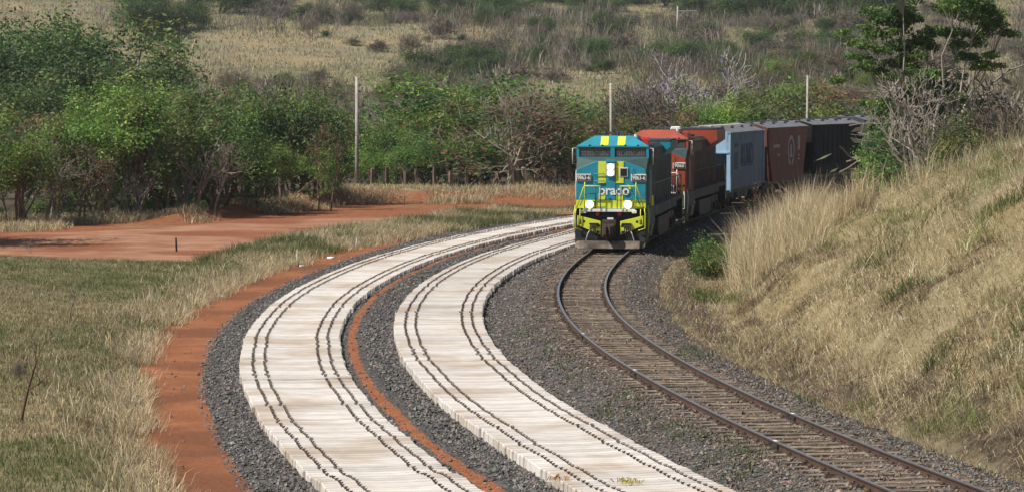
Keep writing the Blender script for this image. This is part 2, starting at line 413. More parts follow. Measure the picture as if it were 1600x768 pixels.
# sheets that lie on the ground: ballast bed, dirt path, dirt road
def sheet_mat(name, c1, c2, c3, sc=2.0, vor=0.0, edge=True):
    m = bpy.data.materials.new(name); m.use_nodes = True
    n = m.node_tree.nodes; l = m.node_tree.links; b = n['Principled BSDF']; b.inputs['Roughness'].default_value = .95; b.inputs['Specular IOR Level'].default_value = .15
    geo = n.new('ShaderNodeNewGeometry')
    def noise(s, det=6):
        z = n.new('ShaderNodeTexNoise'); z.inputs['Scale'].default_value = s; z.inputs['Detail'].default_value = det; l.new(geo.outputs['Position'], z.inputs['Vector']); return z.outputs[0]
    def ramp(src, a, bb, lo=0., hi=1.):
        r = n.new('ShaderNodeMapRange'); r.interpolation_type = 'SMOOTHSTEP'; r.inputs[1].default_value = a; r.inputs[2].default_value = bb; r.inputs[3].default_value = lo; r.inputs[4].default_value = hi
        l.new(src, r.inputs[0]); return r.outputs[0]
    def mix(f, a, bb):
        x = n.new('ShaderNodeMix'); x.data_type = 'RGBA'; l.new(f, x.inputs[0])
        for i, v in ((6, a), (7, bb)):
            if isinstance(v, tuple): x.inputs[i].default_value = (*v, 1)
            else: l.new(v, x.inputs[i])
        return x.outputs[2]
    c = mix(ramp(noise(sc), .32, .68), c1, c2)
    c = mix(ramp(noise(sc * .22), .44, .62), c, c3)
    h = noise(sc * 5, 8)
    if vor > 0:
        v = n.new('ShaderNodeTexVoronoi'); v.inputs['Scale'].default_value = vor; l.new(geo.outputs['Position'], v.inputs['Vector'])
        hs = n.new('ShaderNodeHueSaturation'); l.new(c, hs.inputs['Color']); l.new(ramp(v.outputs['Color'], 0, 1, .45, 1.6), hs.inputs['Value']); c = hs.outputs[0]
        h = v.outputs['Distance']
        def att(k):
            a = n.new('ShaderNodeAttribute'); a.attribute_name = k; return a.outputs['Fac']
        def madd(a, bb, k):
            x = n.new('ShaderNodeMath'); x.operation = 'MULTIPLY_ADD'; l.new(a, x.inputs[0]); x.inputs[1].default_value = k; l.new(bb, x.inputs[2]); return x.outputs[0]
        c = mix(ramp(madd(noise(1.2), att('brown'), .5), .55, .95), c, mix(ramp(noise(4), .3, .7), (.12, .085, .06), (.19, .145, .105)))
        c = mix(ramp(madd(noise(1.6), att('soil'), .7), .85, 1.0), c, mix(ramp(noise(3), .3, .7), (.24, .09, .042), (.32, .125, .06)))
    l.new(c, b.inputs['Base Color'])
    bp = n.new('ShaderNodeBump'); bp.inputs['Distance'].default_value = .05; l.new(h, bp.inputs['Height']); l.new(bp.outputs[0], b.inputs['Normal'])
    if edge:
        a = n.new('ShaderNodeAttribute'); a.attribute_name = 'edge'
        x = n.new('ShaderNodeMath'); x.operation = 'MULTIPLY_ADD'; l.new(noise(1.6, 8), x.inputs[0]); x.inputs[1].default_value = .6; l.new(a.outputs['Fac'], x.inputs[2])
        l.new(ramp(x.outputs[0], .52, .60), b.inputs['Alpha'])
    return m
def bed_z(x, y):
    d, q = TR.proj(x, y); d1, _ = R1.proj(x, y); d2, _ = R2.proj(x, y)
    zt = zrail(q)
    z = np.interp(d, [-13, -11.9, -11.25, -6.9, -5, -2.9, -1.75, 1.75, 2.3, 2.9, 3.4], [-.62, -.57, -.50, -.50, -.54, -.52, -.17, -.17, -.30, -.40, -.5]) + zt
    hump = .13 * np.exp(-((d2 + 2.35) / .6) ** 2) * (np.abs(d1) > 1.5) * (np.abs(d2) > 1.42)
    low = np.where((np.abs(d1) < 1.42) | (np.abs(d2) < 1.42), -.012, 0)
    return z + hump + low + (vnoise(x, y, .5, 2) - .5) * .05 * (d > -10.5)
ys = np.arange(30, 232, .45); ds = np.arange(-12.2, 2.95, .17)
YS, DS = np.meshgrid(ys, ds, indexing='ij')
bx, by = TR.at(YS.ravel(), DS.ravel())
bz = bed_z(bx, by)
d1, _ = R1.proj(bx, by); d2, _ = R2.proj(bx, by)
idx = np.arange(bx.size).reshape(YS.shape)
quads = np.stack([idx[:-1, :-1], idx[:-1, 1:], idx[1:, 1:], idx[1:, :-1]], -1).reshape(-1, 4)
brown = np.clip(1.15 - np.abs(DS.ravel() + .1) / 2.6, 0, 1) * .8
soilb = np.clip(1 - np.abs(d1 - 1.76) / .34, 0, 1) * .95
edge = np.minimum(DS.ravel() + 12.2, 2.95 - DS.ravel()) * 1.2
me = raw_mesh('gravel_bed', np.stack([bx, by, bz], -1), quads, mats=[sheet_mat('dark_gravel', (.072, .067, .062), (.115, .106, .098), (.098, .085, .072), 3, 16)], attrs=dict(brown=brown, soil=soilb, edge=edge), smooth=True)
tag(link('gravel_bed', me), kind='structure')

def strip_sheet(name, left, right, m, off=.03, step=.3, across=36):
    """left/right: lists of world (x,y)"""
    def res(p):
        p = np.array(p, float); s = np.r_[0, np.cumsum(np.hypot(*np.diff(p, axis=0).T))]; u = np.linspace(0, s[-1], N)
        return np.stack([np.interp(u, s, p[:, 0]), np.interp(u, s, p[:, 1])], 1)
    N = int(np.hypot(*np.diff(np.array(left, float), axis=0).T).sum() / step) + 2
    a, b_ = res(left), res(right); t = np.linspace(0, 1, across)[None, :, None]
    P = a[:, None] * (1 - t) + b_[:, None] * t
    wd = np.hypot(*(b_ - a).T)[:, None]
    e = np.minimum(t[..., 0], 1 - t[..., 0]) * wd
    x, y = P[..., 0].ravel(), P[..., 1].ravel()
    z = tz(x, y) + off
    ix = np.arange(x.size).reshape(P.shape[:2])
    q = np.stack([ix[:-1, :-1], ix[:-1, 1:], ix[1:, 1:], ix[1:, :-1]], -1).reshape(-1, 4)
    me = raw_mesh(name, np.stack([x, y, z], -1), q, mats=[m], attrs=dict(edge=np.broadcast_to(e, P.shape[:2]).ravel()), smooth=True)
    return tag(link(name, me), kind='structure')
yy = np.arange(30, 178, 1.0)
redm = sheet_mat('red_earth', (.235, .088, .038), (.30, .118, .054), (.18, .07, .034), 1.0)
strip_sheet('dirt_path', list(zip(*TR.at(yy, -13.6 + 0 * yy + .012 * np.clip(yy - 118, 0, 40) * 1.2))), list(zip(*TR.at(yy, -11.1 + 0 * yy))), redm)
roadm = sheet_mat('dusty_road_earth', (.28, .13, .07), (.37, .20, .125), (.22, .08, .038), .6)
strip_sheet('dirt_road', [(-70, 110), (-40, 116), (-26, 119), (-19, 121), (-14.5, 118), (-12.0, 122), (-11.2, 138), (-5.6, 158), (2, 170), (13, 178)],
            [(-70, 140), (-40, 145), (-30, 147), (-23, 150), (-19, 154), (-16.6, 160), (-13, 164), (-7.5, 169.5), (0, 176), (12, 183)], roadm, across=40)

# ------------------------------------------------------------------ rails and timber sleepers
def rail(name, off, label):
    ys = np.arange(34, 226, .5); x, y = TR.at(ys, off * np.ones_like(ys)); z = zrail(ys)
    g = TR.G(ys); n = np.hypot(1, g); nx, ny = 1 / n, -g / n
    prof = [(-.07, -.165), (-.07, -.15), (-.012, -.13), (-.012, -.045), (-.037, -.035), (-.037, -.004), (-.03, 0), (.03, 0), (.037, -.004), (.037, -.035), (.012, -.045), (.012, -.13), (.07, -.15), (.07, -.165)]
    V = np.stack([np.stack([x + nx * a, y + ny * a, z + b], -1) for a, b in prof], 1)
    k = len(prof); ix = np.arange(len(ys) * k).reshape(len(ys), k)
    q = []; mi = []
    for j in range(k - 1):
        q.append(np.stack([ix[:-1, j], ix[1:, j], ix[1:, j + 1], ix[:-1, j + 1]], -1)); mi += [1 if j in (5, 6, 7) else 0] * (len(ys) - 1)
    me = raw_mesh(name, V, np.concatenate(q), mats=[M['steel_dark'], M['steel_top']], mi=mi)
    o = tag(link(name, me), label, 'rail')
    return o
raL = rail('steel_rail', -.82, 'rusty steel rail with bright head on the side of the white sleepers')
raR = rail('steel_rail', .82, 'rusty steel rail with bright head on the side of the grassy bank')
for o, off, ylist in ((raL, -.82, (82.6, 72.2, 58.0)), (raR, .82, (62.5,))):
    for yj in ylist:
        px, py = TR.at(yj, off); a = math.atan(TR.G(yj))
        for sgn in (-1, 1):
            b = MB().box(-.02, .02, -.32, .32, -.125, -.05); j = b.build('joint_bar', M['black'], o)
            qx, qy = TR.at(yj, off + sgn * .035); j.location = (qx, qy, float(zrail(yj))); j.rotation_euler = (0, 0, -a)
        b = MB().box(-.036, .036, -.09, .09, .002, .006); j = b.build('paint_mark', M['white'], o); j.location = (px, py, 0); j.rotation_euler = (0, 0, -a)

def rough_beam(name, L, W, Hh, seed, m):
    r = np.random.default_rng(seed); n = 8; V = []
    for i in range(n + 1):
        t = -L / 2 + L * i / n
        for (a, b) in ((-W / 2, -Hh), (W / 2, -Hh), (W / 2, 0), (W / 6, 0), (-W / 6, 0), (-W / 2, 0)):
            V.append((t + (r.normal(0, .01) if 0 < i < n else r.normal(0, .02)), a + r.normal(0, .009), b + r.normal(0, .006)))
    q = []
    for i in range(n):
        for j in range(6): q.append((i * 6 + j, i * 6 + (j + 1) % 6, (i + 1) * 6 + (j + 1) % 6, (i + 1) * 6 + j))
    me = bpy.data.meshes.new(name); me.from_pydata(V, [], q + [tuple(range(5, -1, -1)), tuple(range(n * 6, n * 6 + 6))]); me.materials.append(m); me.update()
    return me
tie_meshes = [rough_beam('timber_sleeper', 2.75, .25, .16, 40 + i, M['wood']) for i in range(5)]
tp = MB().box(-.16, .16, -.09, .09, 0, .018).box(-.105, -.07, -.05, -.02, .018, .05).box(.07, .105, .02, .05, .018, .05)
tp_o = tp.build('tie_plate', M['steel_dark']); tp_me = tp_o.data; bpy.data.objects.remove(tp_o)
s0, s1 = TR.s_of_y(42), TR.s_of_y(124.5); a = s0; i = 0; rr = random.Random(5)
while a < s1:
    y = float(TR.y_of_s(a)); x, yw = TR.at(y, rr.uniform(-.06, .06)); ang = math.atan(float(TR.G(y)))
    o = link('timber_sleeper', tie_meshes[i % 5]); o.location = (x, yw, float(zrail(y)) - .142 + rr.uniform(-.012, .012)); o.rotation_euler = (0, rr.uniform(-.006, .006), -ang + rr.uniform(-.02, .02))
    tag(o, 'weathered brown timber sleeper bedded in gravel under the two rails of the used track', 'railway sleeper', 'timber sleepers of the running track')
    for sgn in (-1, 1):
        p = link('tie_plate', tp_me, o); p.location = (sgn * .82, 0, .001)
    a += .56 + rr.uniform(-.05, .05); i += 1

# ------------------------------------------------------------------ pale concrete sleepers laid side by side
def conc_mesh(sp):
    xs = [-1.40, -1.385, -1.05, -.72, -.3, .3, .72, 1.05, 1.385, 1.40]; tops = [.225, .24, .24, .24, .225, .225, .24, .24, .24, .225]
    wb = sp * .49; V = []; F = []
    for k, (x, t) in enumerate(zip(xs, tops)):
        wt = sp * (.458 if abs(x) < 1.2 else .37)
        V += [(x, -wb, 0), (x, wb, 0), (x, wt + .004, t - .03), (x, wt - .012, t), (x, -wt + .012, t), (x, -wt - .004, t - .03)]
    n = len(xs)
    for i in range(n - 1):
        for j in range(6): F.append((i * 6 + j, (i + 1) * 6 + j, (i + 1) * 6 + (j + 1) % 6, i * 6 + (j + 1) % 6))
    F += [tuple(range(6)), tuple((n - 1) * 6 + 5 - j for j in range(6))]
    return V, F
def clip_geo():
    b = MB()
    b.box(-.018, .018, -.035, .035, 0, .02)
    b.tube([(.02, .06, .01), (.045, .02, .035), (.02, -.045, .045), (-.02, -.05, .04), (-.03, .0, .035)], .009, 5)
    return b
SP = .305
cv, cf = conc_mesh(SP)
cme = bpy.data.meshes.new('concrete_sleeper'); cme.from_pydata(cv, [], cf); cme.materials.append(M['concrete']); cme.update()
cg = clip_geo(); clo = cg.build('rail_clip', M['clip']); clme = clo.data; bpy.data.objects.remove(clo)
CX = [(-1.06, 1), (-.72, -1), (.72, 1), (1.06, -1)]
rr = random.Random(11)
for R_, row, ystart, yend, nind in ((R1, 'outer', 46.0, 172.0, 168), (R2, 'inner', 46.0, 152.0, 132)):
    a, send, k = float(R_.s_of_y(ystart)), float(R_.s_of_y(yend)), 0
    rest = MB(); step_h = 0.0; jx = 0.0
    while a < send:
        y = float(R_.y_of_s(a)); ang = math.atan(float(R_.G(y)))
        jx = jx * .6 + rr.gauss(0, .011); step_h = step_h * .8 + rr.gauss(0, .003)
        out_ = rr.random() < .05; x, yw = R_.at(y, jx + rr.gauss(0, .006) + (rr.choice((-.05, .05)) if out_ else 0)); z = -.545 + step_h - (.035 if (row == 'outer' and y < 73) else 0) + .035 * (row == 'outer' and y < 55) - .004 * max(0, y - 124)
        rz = -ang + rr.gauss(0, .006)
        if y > 52 and k < nind or y <= 52 and False:
            o = link('concrete_sleeper', cme); o.location = (x, yw, z); o.rotation_euler = (rr.gauss(0, .012), rr.gauss(0, .002), rz)
            if row == 'outer': tag(o, 'pale concrete sleeper packed tight in the left row beside the red path', 'concrete sleeper', 'concrete sleepers of the left row')
            else: tag(o, 'pale concrete sleeper packed tight in the right row next to the used track', 'concrete sleeper', 'concrete sleepers of the right row')
            for cx, sg in CX:
                c = link('rail_clip', clme, o); c.location = (cx, 0, .239); c.scale = (sg, 1, 1)
            k += 1
        else:
            ca, sa = math.cos(rz), math.sin(rz)
            T = lambda p: (x + p[0] * ca - p[1] * sa, yw + p[0] * sa + p[1] * ca, z + p[2])
            rest.add([T(p) for p in cv], cf, 0)
            for cx, sg in CX:
                rest.add([T((p[0] * sg + cx, p[1], p[2] + .239)) for p in cg.v], cg.f, 1)
        a += SP
    o = rest.build('concrete_sleepers', [M['concrete'], M['clip']])
    tag(o, 'far pale concrete sleepers of the %s row running on behind the train' % ('left' if row == 'outer' else 'right'), 'concrete sleepers', kind='stuff')

# ------------------------------------------------------------------ train: shared running gear
def wheel(parent, x, y, z, r=.5):
    b = MB(); b.disc((x, y, z), 'x', r, .13, 20); b.disc((x + (.08 if x > 0 else -.08), y, z), 'x', r * .35, .1, 10)
    b.disc((x - (.08 if x > 0 else -.08), y, z), 'x', r + .03, .03, 20)
    return b.build('wheel', M['steel_dark'], parent)
def bogie(parent, yc, axles, r=.5, m='black'):
    b = MB(); yl = axles[0] - .75; yh = axles[-1] + .75
    for s in (-1, 1):
        x = s * 1.12
        b.prism([(yc + yl, .55), (yc + yl + .3, .4), (yc + yh - .3, .4), (yc + yh, .55), (yc + yh, .85), (yc + yh - .35, 1.02), (yc + yl + .35, 1.02), (yc + yl, .85)], 'x', x - .07, x + .07)
        for a in axles:
            b.box(x - .1, x + .14, yc + a - .2, yc + a + .2, .32, .72); b.disc((x + s * .12, yc + a, .5), 'x', .14, .16, 12)
        for a0, a1 in zip(axles[:-1], axles[1:]):
            c = yc + (a0 + a1) / 2
            for k in (-.14, .14): b.tube([(x, c + k, .35), (x, c + k, 1.0)], .09, 8)
    b.box(-1.0, 1.0, yc - .25, yc + .25, .5, 1.0)
    o = b.build('bogie', M[m], parent)
    for a in axles:
        for s in (-1, 1): wheel(o, s * .82, yc + a, r, r)
    return o
def pipe(name, pts, r, m, parent, mirror=False, sides=6):
    b = MB().tube(pts, r, sides)
    if mirror: b.tube([(-p[0], p[1], p[2]) for p in pts], r, sides)
    return b.build(name, m, parent, smooth=True)
def place_on_track(o, yfront, wheelbase):
    """front of the vehicle at track Y = yfront, second support wheelbase further along"""
    s = float(TR.s_of_y(yfront)); y2 = float(TR.y_of_s(s + wheelbase))
    x0, x1 = float(TR.X(yfront)), float(TR.X(y2)); z0, z1 = float(zrail(yfront)), float(zrail(y2))
    o.location = (x0, yfront, z0); hd = math.atan2(x1 - x0, y2 - yfront)
    o.rotation_euler = (math.atan2(z1 - z0, wheelbase), 0, -hd)
    return s

# ------------------------------------------------------------------ locomotives
def locomotive(name, label, front, side, stripe, number, lead):
    t = empty(name); tag(t, label, 'locomotive')
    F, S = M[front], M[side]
    L = 21.2
    # nose: front plate, chamfered shoulders, sloping dark top
    b = MB()
    b.prism([(-1.5, 1.76), (1.5, 1.76), (1.5, 3.44), (.62, 3.80), (-.62, 3.80), (-1.5, 3.44)], 'y', .30, .36)
    nose = b.build('nose', F, t, bevel=.02)
    b = MB().prism([(.36, 1.76), (1.5, 1.76), (1.5, 3.93), (.95, 3.90), (.36, 3.44)], 'x', 1.44, 1.5)
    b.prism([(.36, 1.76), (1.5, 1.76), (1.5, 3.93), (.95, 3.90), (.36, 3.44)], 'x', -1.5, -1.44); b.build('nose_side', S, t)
    b = MB().add([(-1.5, .36, 3.44), (-.62, .36, 3.80), (.62, .36, 3.80), (1.5, .36, 3.44), (1.54, 1.0, 3.95), (-1.54, 1.0, 3.95), (-1.5, .36, 3.30), (1.5, .36, 3.30), (1.54, 1.1, 3.80), (-1.54, 1.1, 3.80)],
                 [(0, 1, 5), (1, 2, 4, 5), (2, 3, 4), (0, 5, 9, 6), (3, 7, 8, 4)]); b.build('nose_top', M['glare'], t)
    if stripe:
        b = MB().box(-1.5, 1.5, .285, .302, 1.78, 2.13); b.build('nose_band', M[stripe], nose)
        for x0 in (-.545, .215):
            b = MB().box(x0, x0 + .33, .275, .302, 2.86, 3.79).box(x0 + .02, x0 + .31, .27, .302, 2.14, 2.42); b.build('nose_stripe', M[stripe], nose)
    # nose door with headlight
    b = MB().box(-.205, .205, .272, .302, 2.14, 3.84).box(-.215, .215, .20, .275, 3.74, 3.86); door = b.build('nose_door', F, t, bevel=.015)
    b = MB().box(-.19, .19, .185, .225, 3.16, 3.70); hd = b.build('headlight_housing', M['offwhite'], door, bevel=.03)
    for zz in (3.30, 3.55):
        MB().disc((0, .178, zz), 'y', .135, .03, 18).build('headlight', M['lamp'], hd)
    b = MB().box(.36, .74, .255, .302, 3.12, 3.53); wf = b.build('nose_window', M['offwhite'], t, bevel=.02)
    MB().box(.415, .685, .245, .257, 3.17, 3.48).build('pane', M['plate'], wf)
    for zz in (2.98, 3.28):
        pipe('grab_iron', [(-.72, .3, zz), (-.72, .22, zz - .03), (-.3, .22, zz - .03), (-.3, .3, zz)], .018, F, t)
    pipe('grab_iron', [(.92, .3, 3.5), (.92, .22, 3.5), (.92, .22, 3.25), (.92, .3, 3.25)], .018, F, t)
    # number boards
    for x0 in (-1.5, .87):
        b = MB().box(x0, x0 + .66, .24, .302, 2.93, 3.25); nb = b.build('number_board', M['offwhite'], t, bevel=.03)
        MB().box(x0 + .045, x0 + .615, .232, .242, 2.975, 3.205).build('board_face', M['plate'], nb)
        text_part('board_number', number, .25, M['white'], nb, (x0 + .33, .228, 3.09), (R(90), 0, 0), .003, 1.0 if len(number) < 5 else .78, .004)
    # cab
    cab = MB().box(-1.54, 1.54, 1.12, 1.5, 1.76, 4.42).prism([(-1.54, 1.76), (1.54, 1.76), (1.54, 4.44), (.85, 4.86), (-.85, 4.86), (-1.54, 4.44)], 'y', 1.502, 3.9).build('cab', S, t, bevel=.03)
    b = MB().add([(-1.55, 1.0, 4.44), (1.55, 1.0, 4.44), (.82, 1.42, 4.87), (-.82, 1.42, 4.87), (-1.55, 1.14, 4.42), (1.55, 1.14, 4.42), (.82, 1.5, 4.83), (-.82, 1.5, 4.83)],
                 [(0, 1, 2, 3), (0, 4, 5, 1), (1, 5, 6, 2), (2, 6, 7, 3), (3, 7, 4, 0)])
    visor = b.build('visor', F, t)
    b = MB().box(-1.56, 1.56, .96, 1.12, 4.38, 4.44).box(-1.56, -1.45, .99, 1.12, 3.93, 4.4).box(1.45, 1.56, .99, 1.12, 3.93, 4.4).box(-.09, .09, .97, 1.12, 3.93, 4.4).box(-1.56, 1.56, .985, 1.12, 3.90, 3.965)
    fr = b.build('windshield_frame', F, t)
    if stripe:
        for x0 in (-.53, .2):
            y_at = lambda z: 1.0 + (z - 4.44) / .43 * .42
            b = MB().add([(x0, y_at(4.47) - .015, 4.47), (x0 + .34, y_at(4.47) - .015, 4.47), (x0 + .34, y_at(4.84) - .015, 4.84), (x0, y_at(4.84) - .015, 4.84)], [(0, 1, 2, 3)])
            b.build('visor_stripe', M[stripe], visor)
    for x0, x1 in ((-1.45, -.09), (.09, 1.45)):
        g = MB().box(x0, x1, 1.04, 1.06, 3.96, 4.39).build('windshield', M['glass'], t)
        m_ = MB()
        for k in range(18): xx = x0 + .06 + (x1 - x0 - .12) * k / 17; m_.box(xx - .006, xx + .006, 1.028, 1.036, 3.99, 4.36)
        for k in range(7): zz = 4.0 + .35 * k / 6; m_.box(x0 + .03, x1 - .03, 1.026, 1.034, zz - .006, zz + .006)
        m_.build('wire_mesh', M['greymetal'], g)
        b = MB().box(x0 - .0, x0 + .045, 1.0, 1.03, 3.95, 4.39).box(x1 - .045, x1, 1.0, 1.03, 3.95, 4.39).box(x0, x1, 1.0, 1.03, 4.35, 4.395).box(x0, x1, 1.0, 1.03, 3.945, 3.99)
        b.build('window_gasket', M['plate'], g)
        xm = (x0 + x1) / 2
        for k, sg in ((-.22, 1), (.32, 1)):
            b = MB().tube([(xm + k, .98, 4.46), (xm + k + .12 * (1 if x0 < 0 else -1), .985, 4.3), (xm + k + .22 * (1 if x0 < 0 else -1), .99, 4.16)], .014, 5).box(xm + k - .04, xm + k + .04, .95, 1.0, 4.44, 4.49); b.build('wiper', M['plate'], g)
    # cab side windows, door, mirrors
    for s in (-1, 1):
        for y0, y1 in ((1.55, 2.45), (2.6, 3.35)):
            x = s * 1.545
            b = MB().box(min(x, x + s * .03), max(x, x + s * .03), y0, y1, 3.55, 4.3); w_ = b.build('side_window', M['plate'], cab)
            x2 = x + s * .03; b = MB().box(min(x2, x2 + s * .01), max(x2, x2 + s * .01), y0 + .06, y1 - .06, 3.62, 4.24); b.build('pane', M['glass'], w_)
        xm = s * 1.74
        pipe('mirror_frame', [(s * 1.54, 1.25, 4.33), (xm, 1.12, 4.33), (xm, 1.12, 3.66), (s * 1.54, 1.25, 3.66)], .03, M['offwhite'], cab, sides=5)
        b = MB().box(xm - .06, xm + .06, 1.15, 1.19, 3.74, 4.26); b.build('mirror', M['plate'], cab)
        x = s * 1.545; b = MB()
        for yy in (1.95, 2.0): pass
        b.box(min(x, x + s * .02), max(x, x + s * .02), 3.42, 3.86, 1.85, 3.9); b.build('cab_door', S, cab)
        pipe('cab_handrail', [(s * 1.6, 1.3, 2.0), (s * 1.62, 1.3, 2.3), (s * 1.62, 1.3, 3.2), (s * 1.6, 1.3, 3.4)], .025, M['offwhite'], cab)
    # cab roof kit
    MB().prism([(1.02, 4.45), (1.5, 4.45), (1.46, 4.7), (1.3, 4.78), (1.05, 4.76)], 'y', 1.7, 2.9).build('roof_unit', M['red'] if stripe else M['orange'], t, bevel=.03)
    b = MB().disc((.95, 1.6, 4.86), 'z', .08, .14, 10); b.build('roof_beacon', M['white'], t)
    b = MB().tube([(.1, 2.2, 4.86), (.1, 2.2, 5.0), (.1, 2.6, 5.02)], .05, 6).tube([(-.15, 2.2, 4.94), (-.15, 1.9, 4.98)], [.03, .09], 8).tube([(.3, 2.2, 4.94), (.3, 1.85, 4.98)], [.03, .1], 8); b.build('horn', M['darkgrey'], t)
    if not stripe: MB().prism([(.4, 4.86), (.95, 4.86), (.9, 5.03), (.45, 5.03)], 'y', 3.0, 3.7).build('roof_cooler', M['white'], t, bevel=.04)
    # hood
    b = MB().prism([(-.98, 1.76), (.98, 1.76), (.98, 4.2), (.75, 4.38), (-.75, 4.38), (-.98, 4.2)], 'y', 3.9, L - .8); hood = b.build('hood', M['hood_teal'] if stripe else M['hood_brown'], t)
    HD = M['hood_teal'] if stripe else M['hood_brown']
    for s in (-1, 1):
        y = 4.4
        while y < L - 2:
            b = MB().box(s * .99 - .012, s * .99 + .012, y, y + .66, 2.0, 3.5).box(s * .995 - .02, s * .995 + .02, y + .56, y + .6, 2.6, 2.8); b.build('hood_door', HD, hood); y += .76
        b = MB()
        for k in range(16): yy = 8.2 + k * .3; b.box(s * .985 - .014, s * .985 + .014, yy, yy + .2, 3.65, 4.1)
        b.build('louvre', M['plate'], hood)
    # flared boxes: dynamic brake behind the cab and radiator at the rear
    for y0, y1, w2, z1 in ((4.6, 6.6, 1.1, 4.6), (15.6, 19.8, 1.34 if stripe else 1.58, 4.46 if stripe else 4.78)):
        pf = [(-.98, 3.75), (.98, 3.75), (w2, 4.15), (w2, z1 - .1), (w2 - .12, z1), (-w2 + .12, z1), (-w2, z1 - .1), (-w2, 4.15)]
        bx_ = MB().prism(pf, 'y', y0, y1).build('radiator_box', F if y0 > 10 else S, t, bevel=.03)
        for s in (-1, 1):
            g = MB()
            for k in range(3 if z1 < 4.7 else 5): zz = 4.2 + k * .08; g.box(s * w2 - .012, s * w2 + .012, y0 + .15, y1 - .15, zz, zz + .045)
            g.build('grille', M['plate'], bx_)
        g = MB().box(-w2 + .06, w2 - .06, y0 - .02, y1 - .1, z1 - .03, z1 + .05); g.build('roof_screen', M['darkgrey'], bx_)
    b = MB().box(-.55, .55, 9.0, 10.4, 4.36, 4.68).disc((0, 12.2, 4.42), 'z', .5, .16, 16).disc((0, 13.6, 4.42), 'z', .5, .16, 16); b.build('exhaust_stack', M['darkgrey'], hood)
    # underframe
    b = MB().box(-1.5, 1.5, .5, L - .3, 1.52, 1.74).box(-1.0, 1.0, 1.2, L - 1.2, 1.1, 1.52); b.build('underframe', M['black'], t)
    for s in (-1, 1):
        b = MB().box(s * 1.5 - .02, s * 1.5 + .02, .9, 4.0, .98, 1.74)
        for k in range(26):
            yy = 4.1 + k * .5; b.box(s * 1.5 - .015, s * 1.5 + .015, yy, yy + .42, 1.28, 1.74)
        b.build('side_sill', S if stripe else M['darkgrey'], t)
    if stripe:
        MB().box(1.545, 1.56, 2.6, 3.7, 1.8, 2.25).build('cab_side_band', M['lime'], cab); MB().box(-1.56, -1.545, 2.6, 3.7, 1.8, 2.25).build('cab_side_band', M['lime'], cab)
    b = MB()
    for s in (-1, 1): b.prism([(7.6, 1.1), (13.6, 1.1), (13.6, .5), (13.1, .28), (8.1, .28), (7.6, .5)], 'x', s * .35, s * 1.42)
    b.build('fuel_tank', M['darkgrey'], t)
    b = MB()
    for s in (-1, 1): b.prism([(s * .9, 1.26), (s * 1.46, 1.3), (s * 1.5, 1.1), (s * 1.36, .42), (s * 1.0, .42)], 'y', 3.7, 5.0)
    b.build('equipment_box', M['greymetal'], t, bevel=.03)
    for yc in (3.9, 17.0): bogie(t, yc, (-1.85, 0, 1.85), .53)
    # side walkway railings
    b = MB()
    for s in (-1, 1):
        pts = [(s * 1.46, 4.2, 2.72), (s * 1.46, L - 1.0, 2.72)]
        b.tube(pts, .025, 6); y = 4.2
        while y < L - .9: b.tube([(s * 1.46, y, 1.74), (s * 1.46, y, 2.72)], .02, 5); y += 1.0
    b.build('side_railing', M['greymetal'] if stripe else M['orange_side'], t)
    # front end: anti climber, pilot, wings, coupler, hoses
    HR = M['lime'] if stripe else M['white']
    MB().box(-1.42, 1.42, .5, 1.0, .9, 1.76).build('end_recess', M['black'], t)
    MB().box(-1.18, 1.05, .16, .36, 1.63, 1.755).box(-1.25, -1.05, .14, .36, 1.57, 1.7).box(.92, 1.12, .14, .36, 1.57, 1.7).build('anticlimber', M['white'], t, bevel=.015)
    for x in (-.58, .36):
        b = MB().disc((x, .42, 1.54), 'y', .085, .16, 12); b.build('marker_lamp', M['red'], t)
    MB().prism([(-1.5, .36), (1.5, .36), (1.5, 1.35), (1.42, 1.35), (.4, .95), (-.4, .95), (-1.42, 1.35), (-1.5, 1.35)], 'y', .18, .3).build('pilot', M['black'], t)
    for s in (-1, 1): MB().box(s * 1.5 - .03, s * 1.5 + .03, .2, 1.6, .3, 1.76).build('pilot_side', M['black'], t)
    for s in (-1, 1):
        q = [(s * 1.42, 1.48), (s * .42, 1.24), (s * .42, .66), (s * 1.42, 1.07)]
        if s > 0: q = q[::-1]
        wg = MB().prism(q, 'y', .10, .17).build('pilot_wing', HR, t, bevel=.01)
        hb = MB()
        for (hx, hz, hw, hh) in ((1.3, 1.22, .045, .1), (1.14, 1.23, .05, .045), (.52, 1.05, .06, .05), (.53, .78, .06, .05)):
            hb.box(s * hx - hw, s * hx + hw, .09, .099, hz - hh, hz + hh)
        hb.build('slot', M['plate'], wg)
    MB().prism([(-.16, .42), (.02, .40), (-.22, .08), (-.40, .10)], 'x', -1.3, 1.3).build('plow_blade', M['dustyplow'], t, bevel=.02)
    b = MB().add([(-1.5, .2, .36), (-1.3, -.1, .42), (-1.3, -.34, .1), (-1.5, -.1, .16), (1.5, .2, .36), (1.3, -.1, .42), (1.3, -.34, .1), (1.5, -.1, .16)], [(0, 1, 2, 3), (4, 7, 6, 5)]); b.build('plow_wing', M['dustyplow'], t)
    b = MB().box(-.36, .26, -.02, .2, .55, 1.3).box(-.3, .2, -.28, -.02, .62, 1.12); cp = b.build('coupler_pocket', M['coupler'], t, bevel=.03)
    b = MB().prism([(-.26, -.3), (.14, -.3), (.16, -.55), (.06, -.74), (-.05, -.62), (-.1, -.78), (-.24, -.74), (-.28, -.5)], 'z', .7, 1.05).tube([(-.3, -.1, .62), (-.05, -.25, .46), (.2, -.1, .6)], .025, 6); b.build('knuckle', M['coupler'], cp, bevel=.03)
    MB().box(-.12, .14, -.03, -.02, 1.32, 1.40).build('plate', M['white'], cp)
